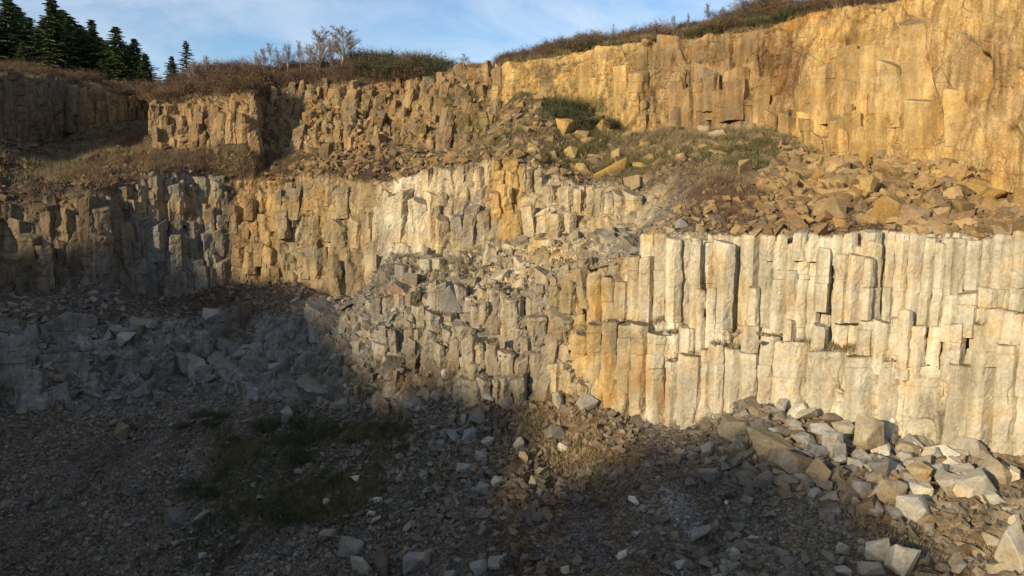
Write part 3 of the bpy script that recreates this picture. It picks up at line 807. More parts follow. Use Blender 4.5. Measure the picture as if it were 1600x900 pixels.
for a in [(1243,1284,133,178,-.15),(1283,1304,108,165,-.1),(1302,1341,76,192,-.15),(1338,1364,75,198,-.05),(1216,1246,184,226,-.4),(1244,1271,180,218,-.35),(1269,1296,174,220,-.4),(1294,1330,180,220,-.35),(1320,1334,164,222,-.45),(1278,1300,214,238,-.6),(1309,1326,204,242,-.65),(1332,1348,176,218,-.35),(1346,1364,190,234,-.45),
 (1362,1414,148,226,-.1),(1412,1474,158,236,-.1),(1470,1520,148,250,.0),(1343,1408,86,152,.0),(1408,1480,30,160,.05),
 (1043,1068,129,153,-.45),(1045,1064,152,204,.0),(1062,1084,139,212,-.1),(1082,1103,124,158,-.4),(1101,1121,117,172,-.35),(1112,1134,144,203,-.1),(1142,1172,110,206,-.2),(1176,1199,150,206,-.2),(960,990,104,215,-.1),(984,1012,112,220,-.1),(905,962,92,170,.0),(1030,1080,66,118,.1),(1080,1130,60,105,.1),(1150,1200,56,100,.1)]:
    traced('U', *a, kind='U', n=[5, 6, 7][int(a[0]) % 3], lean=(-.05 - .04 * (a[0] > 1200), .05))

def field(dest, strip, px0, px1, f0, f1, count, rad, hgt, rise, tilt, seed, jsp=.9, keep=None, rough=.05, base=None):
    """broken column ends standing out of a stepped face"""
    rng = np.random.default_rng(seed)
    rws = np.nonzero(np.isin(rname, [strip]))[0]
    r0 = rws[0] + f0 * (rws[-1] - rws[0]); r1 = rws[0] + f1 * (rws[-1] - rws[0])
    placed = []
    for _ in range(count * 8):
        if len(placed) >= count: break
        px = rng.uniform(px0, px1); rr = int(rng.uniform(r0, r1))
        c = int(np.searchsorted(gx, px)); c = min(c, NC - 1)
        p = GP[rr, c]; r = rng.uniform(*rad)
        if any((p[0] - q_[0]) ** 2 + (p[1] - q_[1]) ** 2 < (.8 * (r + q_[2])) ** 2 and abs(p[2] - q_[3]) < .5 for q_ in placed[-400:]): continue
        if keep is not None and not keep(px, (rr - r0) / (r1 - r0)): continue
        placed.append((p[0], p[1], r, p[2]))
        h_ = rng.uniform(*hgt); zt = p[2] + rng.uniform(*rise)
        poly = section(int(rng.choice([4, 5, 6, 6])), rng, .3) * r
        lean = rng.normal(0, tilt, 2) + np.array([0, .10 * (tilt > .05)])
        jn = [zt - rng.uniform(.35, jsp)] if rng.random() < .6 else []
        V, q, t, tm = column_geo(poly, (p[0] - lean[0] * h_, p[1] - lean[1] * h_), zt - h_, zt, lean, jn, rng, res=.10, rough=rough, tiltcap=.5, chip=.12)
        b = base_colour(px, strip) if base is None else base
        gm = rng.random() ** 2 * .6
        b = np.array(b) * (1 - gm) + np.array((.19, .17, .135)) * gm
        sz = (r * FPX / p[1]) ** 2
        COLS[dest].append((sz, (V, q, t, colour_column(V, tm * .7, b, rng, .13))))

field('L', 'L', 540, 905, .02, .97, 150, (.22, .6), (1.0, 2.0), (-.25, .3), .13, 101)
field('L', 'L', 560, 890, .03, .95, 16, (.65, 1.05), (1.5, 2.5), (-.2, .25), .16, 114, rough=.08)
field('L', 'L', -180, 540, .03, .95, 95, (.6, 1.7), (1.2, 2.2), (-.45, .1), .16, 102, base=None, rough=.07)
field('M', 'MB', 600, 985, .05, .95, 90, (.35, .6), (.8, 1.6), (-.1, .4), .08, 103)
field('M', 'M', 345, 600, .05, .95, 55, (.45, .8), (1.6, 3.0), (-.3, .4), .07, 104)
field('M', 'M', -120, 350, .02, .92, 75, (.5, .9), (2.6, 4.6), (-.4, .2), .025, 110)
field('M', 'M', 190, 350, .0, .22, 24, (.45, .7), (1.5, 2.2), (-.1, .4), .04, 107)
field('U', 'U', 238, 400, .03, .95, 90, (.35, .62), (1.6, 3.4), (-.4, .6), .05, 105)
field('U', 'U', 415, 785, .0, 1.0, 330, (.22, .75), (1.2, 3.2), (-.3, .75), .17, 106)
field('U', 'U', 1000, 1470, .6, 1.0, 30, (.3, .6), (1.4, 2.4), (-.6, .3), .04, 108)
field('U', 'U', 1010, 1480, .3, .95, 20, (.5, 1.1), (1.8, 3.8), (-.45, .0), .06, 112, rough=.03)
field('U', 'U', 100, 228, .0, .5, 24, (.6, 1.1), (3, 4.5), (-.3, .5), .05, 109)

for k, parent in (('L', LOWER), ('M', MIDDLE), ('U', UPPER)):
    lst = sorted(COLS[k], key=lambda t: -t[0])
    for s, g in lst[:95]:
        V, q, t, c = g
        link('column', mesh_np('column', V, q, t, c), M_COLUMN, parent)
    if lst[95:]:
        V, q, t, c = merge([g for s, g in lst[95:]])
        o = link('broken_columns', mesh_np('broken_columns', V, q, t, c), M_COLUMN, parent)
        o['kind'] = 'stuff'

# ------------------------------------------------------------------ loose rock
def hull_rock(rng, npts, dims, bevel=.0, blocky=.5):
    bm = bmesh.new()
    pts = rng.uniform(-1, 1, (npts, 3))
    m = np.abs(pts).max(1, keepdims=True); l = np.linalg.norm(pts, axis=1, keepdims=True)
    pts = pts / (m * blocky + l * (1 - blocky)) * rng.uniform(.82, 1.05, (npts, 1))
    pts = pts * np.array(dims)
    for p in pts: bm.verts.new(p)
    bmesh.ops.convex_hull(bm, input=bm.verts)
    bmesh.ops.delete(bm, geom=[v for v in bm.verts if not v.link_faces], context='VERTS')
    bmesh.ops.dissolve_limit(bm, angle_limit=R(9), verts=bm.verts, edges=bm.edges)
    if bevel:
        try: bmesh.ops.bevel(bm, geom=list(bm.edges), offset=bevel, offset_type='OFFSET', segments=1, profile=.5, affect='EDGES')
        except Exception: pass
    bmesh.ops.triangulate(bm, faces=bm.faces)
    return bm

def rock_mesh(name, seed, npts, dims, blocky, fine):
    rng = np.random.default_rng(seed)
    bm = hull_rock(rng, npts, dims, bevel=.035 if fine else 0, blocky=blocky)
    if fine:
        bmesh.ops.subdivide_edges(bm, edges=[e for e in bm.edges if e.calc_length() > .35], cuts=2, use_grid_fill=True)
        bmesh.ops.triangulate(bm, faces=bm.faces)
        V = np.array([v.co[:] for v in bm.verts])
        d = .05 * fbm(V * 1.6 + seed, 3, seed) + .02 * fbm(V * 6 + seed, 2, seed)
        for v, k in zip(bm.verts, d): v.co += v.normal * float(k)
    V = np.array([v.co[:] for v in bm.verts]); bm.verts.index_update()
    t = np.array([[v.index for v in f.verts] for f in bm.faces])
    bm.free()
    tint = np.ones((len(V), 3)) * (1 + .12 * fbm(V * 1.3 + seed, 2, seed)[:, None])
    me = mesh_np(name, V, tris=t, tint=tint)
    me.materials.append(M_BLOCK)
    return me
BLK = [rock_mesh('boulder', 300 + k, [14, 11, 16, 12, 18][k % 5], (1, .8 + .1 * (k % 3), .75), [1.0, .8, .95, .7, .9][k % 5], True) for k in range(16)]
SLAB = [rock_mesh('boulder', 400 + k, 14, (1, .7, .34), .9, True) for k in range(6)]

def rocks_stuff(name, pts, sizes, cols, rng, label, cat, protos=14):
    pr = []
    for k in range(protos):
        bm = hull_rock(np.random.default_rng(900 + k), 9, (1, .75, .6), 0, .6)
        V = np.array([v.co[:] for v in bm.verts]); bm.verts.index_update()
        pr.append((V, np.array([[v.index for v in f.verts] for f in bm.faces]))); bm.free()
    which = rng.integers(0, protos, len(pts))
    VV, TT, CC = [], [], []; o = 0
    for k in range(protos):
        s = np.nonzero(which == k)[0]
        if not len(s): continue
        V, T = pr[k]
        a = rng.uniform(0, 2 * math.pi, len(s)); b = rng.normal(0, .5, len(s)); g = rng.normal(0, .4, len(s))
        ca, sa, cb, sb, cg, sgm = np.cos(a), np.sin(a), np.cos(b), np.sin(b), np.cos(g), np.sin(g)
        z0 = np.zeros_like(a); o1 = np.ones_like(a)
        Rz = np.array([[ca, -sa, z0], [sa, ca, z0], [z0, z0, o1]]).transpose(2, 0, 1)
        Rx = np.array([[o1, z0, z0], [z0, cb, -sb], [z0, sb, cb]]).transpose(2, 0, 1)
        Ry = np.array([[cg, z0, sgm], [z0, o1, z0], [-sgm, z0, cg]]).transpose(2, 0, 1)
        M = Rz @ Rx @ Ry * sizes[s][:, None, None]
        X = np.einsum('nij,vj->nvi', M, V) + pts[s][:, None, :]
        VV.append(X.reshape(-1, 3))
        TT.append((T[None] + (np.arange(len(s)) * len(V))[:, None, None]).reshape(-1, 3) + o)
        CC.append(np.repeat(cols[s], len(V), 0)); o += len(s) * len(V)
    ob = link(name, mesh_np(name, np.concatenate(VV), tris=np.concatenate(TT), tint=np.concatenate(CC)), M_BLOCK)
    return tag(ob, label, cat, kind='stuff')

def scatter(strip, px0, px1, f0, f1, count, rng, clump=None, soft=False):
    rws = np.nonzero(rname == strip)[0]
    r0 = int(rws[0] + f0 * (rws[-1] - rws[0])); r1 = int(rws[0] + f1 * (rws[-1] - rws[0]))
    c0, c1 = np.minimum(np.searchsorted(gx, [px0, px1]), NC - 1)
    A = GP[r0:r1 + 1, c0:c1 + 1]
    e1 = A[1:, :-1] - A[:-1, :-1]; e2 = A[:-1, 1:] - A[:-1, :-1]
    ar = np.linalg.norm(np.cross(e1, e2), axis=-1)
    dist = A[:-1, :-1, 1]
    w = ar / np.maximum(dist, 10) ** 1.0
    if clump is not None:
        n = fbm(A[:-1, :-1] * clump, 3, int(rng.integers(999)))
        w = w * np.clip(.45 + 1.6 * n, .04, 3)
    if strip == 'Q': w = w * np.interp(gx[c0:c1 + 1][:A.shape[1] - 1], [0, 600, 900, 1000, 1400, 1800], [.6, .65, .8, 1.7, 1.6, 1.2])[None, :]
    if soft:
        uu = np.linspace(0, 1, w.shape[1])[None, :]; vv = np.linspace(0, 1, w.shape[0])[:, None]
        nn = .18 * fbm(A[:-1, :-1] * .12, 3, int(rng.integers(999)))
        w = w * sstep(.0, .3, uu + nn) * sstep(.0, .3, 1 - uu + nn) * (1 if strip == 'P' else sstep(-.08, .22, 1 - vv + nn))
    w = w.ravel() / w.sum()
    k = rng.choice(len(w), count, p=w)
    ri, ci = np.divmod(k, ar.shape[1])
    u, v = rng.random(count), rng.random(count)
    p = A[ri, ci] + e1[ri, ci] * u[:, None] + e2[ri, ci] * v[:, None]
    return p, ri + r0, ci + c0

rng = np.random.default_rng(55)
PT, SZ, CL = [], [], []
for strip, a, b, f0, f1, cnt, smin, smax, pw, cols in [
    ('Q', -200, 1800, 0, .86, 52000, .03, .34, 6.5, None),
    ('Q', 480, 860, 0, .35, 1800, .06, .42, 3.5, None),
    ('Q', -100, 540, 0, .5, 2200, .05, .4, 4.2, None),
    ('Q', 1150, 1600, 0, .45, 900, .08, .5, 2.2, None),
    ('L', -200, 560, .0, 1, 900, .05, .5, 3.4, None),
    ('MB', -200, 1040, 0, 1, 3400, .05, .4, 3.2, None),
    ('L', 560, 900, .0, 1, 2200, .05, .5, 2.6, None),
    ('UB', -200, 760, 0, 1, 5000, .07, .55, 2.5, None),
    ('UB', 760, 1750, .0, 1, 2800, .07, .6, 2.8, None),
    ('UB', 1220, 1700, .35, 1, 1500, .15, .9, 2.0, None),
    ('U', 420, 780, .2, 1, 1200, .1, .5, 2.0, None),
    ('M', 1180, 1750, 0, 1, 2300, .08, .7, 2.2, None), ('MB', 1150, 1750, 0, 1, 1900, .07, .55, 2.6, None), ('MB', 1010, 1250, 0, 1, 900, .05, .4, 2.6, None)]:
    p, ri, ci = scatter(strip, a, b, f0, f1, cnt, rng, .22)
    s = smin + (smax - smin) * rng.random(cnt) ** (pw + 1.5)
    base = TINT[ri, ci]
    gcol = np.array([LGREY, (.2, .18, .15), (.15, .135, .115), (.27, .23, .17)])[rng.integers(0, 4, cnt)]
    if strip in ('UB', 'U') or a >= 1000 and strip in ('M', 'MB'):
        k = (gx[ci] > 430) | (strip == 'U')
        o3 = np.array([(.40, .26, .10), (.33, .22, .1), (.44, .31, .14), (.3, .22, .13)])[rng.integers(0, 4, cnt)]
        gcol = np.where(k[:, None] if not np.isscalar(k) else k, o3, gcol * np.array([.95, .78, .56]))
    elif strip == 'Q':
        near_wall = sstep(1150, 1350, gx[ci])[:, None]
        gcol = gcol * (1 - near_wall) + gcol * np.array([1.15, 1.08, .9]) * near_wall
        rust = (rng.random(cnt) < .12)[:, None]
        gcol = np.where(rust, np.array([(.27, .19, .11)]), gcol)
    if strip == 'Q': s = s * np.interp(gx[ci], [500, 900], [.62, 1.0])
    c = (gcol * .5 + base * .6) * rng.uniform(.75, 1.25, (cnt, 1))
    p[:, 2] += s * .12
    PT.append(p); SZ.append(s); CL.append(c)
for cx_, cy_, cz_, cr_, _k in CAPS:
    m_ = int(rng.integers(3, 14))
    PT.append(np.stack([cx_ + rng.normal(0, cr_, m_), cy_ + rng.normal(0, cr_ * .5, m_), np.full(m_, cz_ + .02)], -1))
    SZ.append(.03 + .16 * rng.random(m_) ** 3); CL.append(np.array([(.34, .3, .22)]) * rng.uniform(.6, 1.2, (m_, 1)))
rocks_stuff('scree_rubble', np.concatenate(PT), np.concatenate(SZ), np.clip(np.concatenate(CL), .02, .6), rng,
            'angular grey and ochre rubble strewn over the quarry floor and benches', 'rubble')

# boulders traced one by one: column, row, width, height (in survey units), look, label
def boulder(px, py, w, h, col, label, group=None, flat=None, seed=None, sink=.15, name='boulder', rot=None):
    seed = int(px * 7 + py * 3) if seed is None else seed
    rg = np.random.default_rng(seed)
    p = ground_at(px, py + h * .38)
    k = p[1] / FPX
    up_ = 1.26 if px > 1180 and py > 600 else 1.1
    hw, hh = w * k / 2 * up_, h * k / 2 * up_
    fl = (h / w < .5) if flat is None else flat
    me = SLAB[seed % len(SLAB)] if fl else BLK[seed % len(BLK)]
    o = bpy.data.objects.new(name, me); COL.objects.link(o)
    o.scale = (hw, (hw + hh) / 2 * rg.uniform(.85, 1.1), hh / (.34 if fl else .75))
    o.rotation_euler = (rg.normal(0, .16), rg.normal(0, .16), rg.uniform(-.7, .7)) if rot is None else rot
    o.location = (p[0], p[1] + hw * .35, p[2] + hh * (1 - 2 * sink))
    c = np.array(col) * rg.uniform(.92, 1.08)
    o.color = (*[float(v) for v in c], 1)
    return tag(o, label, 'boulder', group)
PALE, TAN, BGREY, DGREY, YEL = (.56, .51, .40), (.42, .36, .25), (.34, .32, .275), (.24, .225, .2), (.43, .34, .20)
FG = 'fallen blocks below the cream wall'
for a in [
 (1455,716,28,26,PALE,'small pale cube shaped block standing upright near the foot of the cream wall'),
 (1380,711,30,25,PALE,'pale square block tilted on the left side of the block pile'),
 (1357,683,36,50,TAN,'tall tan slab leaning at the top of the block pile'),
 (1317,677,28,28,TAN,'tan block sitting high in the pile beside the leaning slab'),
 (1287,675,36,26,BGREY,'wide grey block at the upper left of the block pile'),
 (1300,694,30,32,BGREY,'grey wedge of rock under the wide grey block'),
 (1315,713,22,26,BGREY,'narrow upright grey block in the middle of the left pile'),
 (1340,728,24,18,TAN,'small tan block lying before the pale square block'),
 (1370,740,28,32,DGREY,'dark grey upright block below the pale square block'),
 (1467,739,32,24,BGREY,'grey cube shaped block just below the small pale cube'),
 (1430,744,32,30,YEL,'ochre rounded block left of the grey cube'),
 (1510,748,48,24,PALE,'long low pale block in front of the cream wall'),
 (1530,768,70,40,PALE,'largest pale block, wide and flat topped, near the right edge'),
 (1563,744,48,42,TAN,'big tan pointed block behind the largest pale block'),
 (1587,750,18,26,PALE,'thin pale slab propped on the big tan pointed block'),
 (1474,764,50,32,PALE,'pale block with a shaded right side left of the largest block'),
 (1440,774,30,28,PALE,'small pale block touching the point of the wedge'),
 (1393,772,50,38,TAN,'wide tan block with broken top in the middle of the pile'),
 (1437,798,48,38,PALE,'pale wedge shaped block lowest in the pile'),
 (1373,798,28,18,BGREY,'low grey block in the shaded soil left of the pale wedge'),
 (1407,804,32,16,DGREY,'flat dark slab beside the pale wedge'),
 (1347,768,24,28,BGREY,'upright grey block at the left end of the wide tan block'),
 (1445,694,42,22,TAN,'low tan slab lying right against the cream wall'),
 (1420,705,30,20,TAN,'small tan lump between the wall and the pale cube'),
 (1375,863,38,30,PALE,'pale flat block in the bottom foreground, upper one of two'),
 (1410,880,42,46,PALE,'long pale block in the bottom foreground tipped on its end'),
 (1363,893,34,22,BGREY,'grey block at the bottom edge under the pale flat block'),
 (1596,868,40,72,PALE,'very tall pale block cut by the right edge'),
 (1283,740,28,36,YEL,'ochre wedge at the end of the half buried ledge'),
 (1317,860,22,16,BGREY,'lone grey stone left of the two pale foreground blocks'),
 (1317,893,24,16,BGREY,'grey stone on the bottom edge left of the foreground blocks'),
 (1200,632,28,15,PALE,'bright pale slab on the rubble heap under the broken columns'),
 (1255,748,22,12,BGREY,'small grey slab in front of the ochre wedge'),
 (1275,772,24,12,BGREY,'low grey stone on the dark soil under the ochre wedge'),
 (1225,640,24,20,BGREY,'grey block right of the bright pale slab'),
 (1262,655,26,20,TAN,'tan block at the wall foot above the left pile'),
 (1240,662,22,18,BGREY,'small grey block on the rubble heap below the wall'),
 (1212,678,22,18,BGREY,'upright grey stone above the half buried ledge'),
 (1252,690,24,18,BGREY,'grey stone resting over the half buried ledge'),
 (1480,790,22,14,TAN,'small tan stone below the largest pale block'),
 (1500,790,24,10,PALE,'thin pale shard in front of the largest pale block'),
 (1455,815,20,12,TAN,'little tan stone right of the pale wedge'),
 (1580,800,24,20,TAN,'tan stone lying near the right edge under the big block'),
 (1583,815,16,20,PALE,'upright pale stone near the right edge'),
 (1555,850,30,18,TAN,'tan slab on the sunlit stony ground at lower right'),
 (1500,888,24,14,BGREY,'grey slab at the bottom of the sunlit stony ground'),
 (1562,890,30,20,TAN,'tan stone at the bottom right corner'),
 (808,695,20,20,PALE,'sunlit pale block on the brown spur, upper one of the pair'),
 (820,714,18,18,YEL,'sunlit yellowish block on the brown spur under its pale neighbour'),
 (880,701,22,16,PALE,'flat pale stone in the middle of the sunlit brown spur'),
 (832,753,15,20,TAN,'upright tan stone at the lower edge of the sunlit spur'),
 (873,626,20,30,TAN,'tall tan block in the notch left of the orange columns'),
 (915,633,26,28,BGREY,'grey block leaning at the foot of the orange columns'),
 (778,753,26,13,PALE,'long pale shard where the sunlit spur meets the shade'),
 (755,765,20,22,DGREY,'dark block in shade beside the long pale shard'),
 (992,782,20,13,PALE,'pale stone on the shaded floor below the spur'),
 (1095,842,34,28,(.25,.24,.225),'large dusty slab sunk in the middle of the floor'),
 (972,868,22,9,PALE,'flat pale flake low on the shaded floor'),
 (1063,881,20,15,BGREY,'grey block on the bottom of the floor near the dusty slab'),
 (883,891,16,14,PALE,'pale stone on the bottom edge left of centre floor'),
 (1148,864,20,9,BGREY,'thin grey slab right of the dusty slab'),
 (1135,787,11,7,(.6,.56,.47),'smallest bright white stone on the right of the floor'),
 (1110,744,28,20,DGREY,'grey lump below the dark rubble under the wall'),
 (1105,702,22,24,DGREY,'dark pointed block at the left end of the half buried ledge'),
 (1078,714,24,16,DGREY,'dark flat block left of the pointed dark one'),
 (990,834,14,12,BGREY,'small round grey stone in the middle of the floor'),
 (1176,845,18,12,BGREY,'grey stone on the floor far right of the dusty slab'),
 (547,858,44,32,LGREY,'big light grey boulder at the bottom of the slope'),
 (563,888,56,26,BGREY,'wide grey boulder on the bottom edge under the big light grey one'),
 (602,876,28,54,GBROWN,'upright brown slab stuck in the ground at the bottom edge'),
 (513,838,28,20,LGREY,'light grey block left of the big boulder'),
 (655,880,44,30,(.24,.22,.2),'half buried dusty boulder right of the upright brown slab'),
 (747,888,28,24,LGREY,'light grey wedge at the bottom near centre'),
 (774,882,28,20,LGREY,'light grey block right of the light grey wedge'),
 (707,898,22,12,LGREY,'flat light grey stone on the bottom edge'),
 (723,733,28,17,BGREY,'grey block high on the slope beside the sunlit spur'),
 (552,750,14,11,PALE,'small pale block alone among dark weeds on the slope'),
 (465,737,14,13,LGREY,'small light stone between dark bushes on the slope'),
 (507,785,13,11,PALE,'round pale stone in the middle of the dark slope'),
 (584,783,22,9,PALE,'long flat pale stone on the dark slope'),
 (578,802,14,9,PALE,'bright pale chip under the long flat stone'),
 (585,816,18,12,LGREY,'light grey stone low on the slope'),
 (642,735,14,11,LGREY,'light pointed stone in the grey rubble fan'),
 (662,742,13,16,LGREY,'light upright stone in the grey rubble fan'),
 (710,683,34,22,DGREY,'dark grey flat boulder under the broken columns'),
 (730,681,20,32,DGREY,'tall dark slab standing under the broken columns'),
 (757,693,22,15,BGREY,'grey boulder right of the tall dark slab'),
 (753,714,26,16,BGREY,'grey boulder at the shaded edge of the sunlit spur'),
 (623,632,22,13,LGREY,'light grey block at the foot of the broken columns'),
 (680,620,20,16,LGREY,'light block just under the column ends'),
 (125,790,18,13,LGREY,'light grey stone at lower left of the slope'),
 (190,675,34,24,(.2,.15,.09),'brown grey block on the left scree'),
 (58,775,14,16,LGREY,'small light stone on the far left scree'),
 (8,788,18,14,LGREY,'light stone at the left edge of the scree'),
 (270,850,14,12,LGREY,'small light stone in the dark weeds at lower left'),
 (315,869,13,12,LGREY,'light stone in the dark weeds near the bottom'),
 (893,470,24,20,TAN,'loose square block perched on the ledge left of the orange columns'),
 (712,565,14,22,PALE,'bright upright block on the broken column steps'),
 (690,585,18,18,PALE,'bright block lower on the broken column steps'),
 (700,470,40,46,DGREY,'huge dark grey broken block at the head of the stepped columns'),
 (20,610,26,20,GBROWN,'brown block at the left edge below the grey wall'),
 (1298,328,52,36,(.36,.26,.14),'broad brown boulder in the orange rubble above the cream wall'),
 (1230,338,32,20,(.37,.22,.12),'reddish boulder at the left end of the orange rubble'),
 (1337,306,32,24,(.45,.29,.12),'bright orange boulder high in the rubble'),
 (1360,341,38,18,(.36,.25,.13),'flat brown boulder in the middle of the orange rubble'),
 (1397,332,52,46,(.40,.27,.11),'largest ochre boulder of the orange rubble'),
 (1435,338,50,34,(.34,.24,.13),'ochre boulder right of the largest one'),
 (1470,336,26,20,(.38,.28,.15),'smaller tan boulder in the right half of the orange rubble'),
 (1495,331,46,32,(.33,.23,.12),'brown boulder with a tilted top in the right half of the rubble'),
 (1560,336,36,24,(.36,.26,.14),'brown boulder at the right end of the rubble'),
 (1308,348,28,18,(.45,.30,.12),'orange boulder on the edge right above the cream columns'),
 (1433,358,34,12,(.36,.27,.15),'flat slab on the edge above the cream columns'),
 (1553,354,30,17,(.38,.27,.12),'low boulder on the edge at the right end of the cream columns'),
 (1360,291,36,32,(.44,.30,.12),'pointed ochre boulder in the upper rubble'),
 (1407,268,34,14,(.42,.31,.16),'flat tan slab close under the upper cliff'),
 (1483,284,26,28,(.34,.24,.16),'upright brown boulder under the upper cliff at right'),
 (1447,288,32,18,(.40,.28,.13),'flat ochre slab beside the upright brown boulder'),
 (1223,291,30,20,(.38,.28,.14),'ochre boulder on the grassy slope'),
 (1357,261,42,26,(.43,.30,.13),'leaning ochre slab at the foot of the upper cliff'),
 (1315,288,30,24,(.42,.29,.12),'ochre boulder left of the pointed one'),
 (1165,268,24,34,(.36,.27,.15),'tall tan boulder on the grassy slope'),
 (1120,212,28,16,(.42,.34,.22),'pale block at the foot of the recessed cliff'),
 (1100,205,20,18,(.42,.34,.22),'small pale block under the recessed cliff'),
 (880,200,30,34,(.44,.30,.12),'ochre boulder standing on the grassy spur'),
 (938,198,26,28,(.42,.29,.12),'ochre boulder leaning against the upper cliff by the grassy spur'),
 (955,265,70,18,(.42,.28,.09),'long row of ochre blocks on the upper bench'),
 (1000,262,26,14,(.45,.31,.12),'orange squared block on the upper bench'),
 (890,240,22,20,(.43,.30,.11),'ochre block below the grassy spur'),
 (905,265,20,20,(.43,.30,.12),'ochre cube on the slope above the middle columns'),
 (1115,345,26,14,LGREY,'light grey slab on the edge left of the cream columns'),
 (1060,350,22,16,BGREY,'grey block on the bench left of the cream columns'),
 (995,395,30,14,(.28,.25,.2),'flat grey boulder on top of the broken columns'),
 (963,358,26,9,PALE,'pale flat block on the narrow middle bench')]:
    px_, py_, w_, h_, c_, l_ = a
    boulder(px_, py_, w_, h_, c_, l_)
# half buried ledge of ochre rock running down from the wall foot
for k, (px_, py_, w_, h_) in enumerate([(1150,668,60,40),(1195,695,66,40),(1240,722,64,36)]):
    boulder(px_, py_, w_, h_, [(.30,.255,.18),(.33,.265,.16),(.27,.23,.17)][k], ['half buried ledge block nearest the wall, buff coloured', 'half buried ledge block with an ochre face, in the middle of the ledge', 'half buried ledge block at the lower right end, dull buff'][k], 'half buried ledge', flat=False, sink=.3, rot=(0.05, .38, -.15))

def many(strip, px0, px1, f0, f1, count, smin, smax, cols, label, group, seed, power=2.0):
    rg = np.random.default_rng(seed)
    p, ri, ci = scatter(strip, px0, px1, f0, f1, count, rg, .3)
    for q in p:
        s = smin + (smax - smin) * rg.random() ** power
        me = (BLK + SLAB)[rg.integers(0, 22)]
        o = bpy.data.objects.new('boulder', me); COL.objects.link(o)
        o.location = (q[0], q[1], q[2] + s * .22)
        o.scale = (s, s * rg.uniform(.7, 1.2), s * rg.uniform(.7, 1.2))
        o.rotation_euler = (rg.normal(0, .35), rg.normal(0, .35), rg.uniform(0, 6.28))
        c = np.array(cols[rg.integers(0, len(cols))]) * rg.uniform(.8, 1.15)
        o.color = (*[float(v) for v in c], 1)
        tag(o, label, 'boulder', group)
many('UB', 1180, 1640, .25, 1, 42, .35, .85, [(.38,.26,.11),(.33,.23,.12),(.44,.29,.1),(.3,.22,.14)], 'loose ochre boulder tumbled in the orange rubble above the cream columns', 'boulders of the orange rubble', 61)
many('UB', 780, 1200, .1, 1, 22, .3, .7, [(.38,.27,.13),(.33,.25,.14),(.44,.31,.12)], 'loose ochre block half sunk in the grassy slope under the upper cliff', 'blocks on the grassy slope', 62)
many('Q', -60, 520, 0, .6, 14, .3, .6, [LGREY, GREY, (.26,.24,.21)], 'grey angular stone lying in the shaded scree on the left', 'stones of the left scree', 63)
many('L', -60, 540, 0, 1, 18, .5, 1.1, [LGREY, GREY, (.26,.24,.21)], 'grey angular block jutting from the shaded outcrop at left', 'blocks of the left outcrop', 64)
many('Q', 560, 900, 0, .35, 12, .3, .6, [LGREY, GREY, (.3,.28,.23)], 'grey stone in the rubble fan under the broken column steps', 'stones of the rubble fan', 65)
many('Q', 1150, 1560, .0, .30, 48, .3, .62, [(.36,.33,.27), (.32,.3,.26), PALE, (.42,.38,.3)], 'small buff block wedged in the fallen pile at the foot of the cream wall', FG, 66)
# ------------------------------------------------------------------ vegetation
M_BARK = plant_material('grey_bark', (.10, .085, .07), (.24, .21, .18), 6)
M_BIRCH = plant_material('pale_bark', (.30, .26, .22), (.55, .50, .44), 5)
M_TWIG = plant_material('bare_twigs', (.17, .13, .11), (.30, .24, .205), 4)
M_BRAMBLE = plant_material('bramble_stems', (.10, .062, .04), (.21, .135, .075), 1.2)
M_DRYGRASS = plant_material('dry_grass', (.20, .15, .075), (.34, .26, .13), 2)
M_GREENGRASS = plant_material('green_grass', (.075, .075, .025), (.17, .14, .06), 1.5)
M_HEATH = plant_material('dry_heath', (.12, .075, .045), (.22, .14, .08), 2)
M_GORSE = plant_material('green_shrub', (.045, .055, .022), (.12, .11, .05), 3)
M_SPRUCE = plant_material('spruce_needles', (.075, .115, .05), (.19, .22, .09), 2.2)
M_SPRUCE2 = plant_material('pale_spruce_needles', (.05, .065, .04), (.12, .13, .08), 2.2)
M_DARKWEED = plant_material('dark_weeds', (.04, .045, .02), (.11, .10, .05), 2)

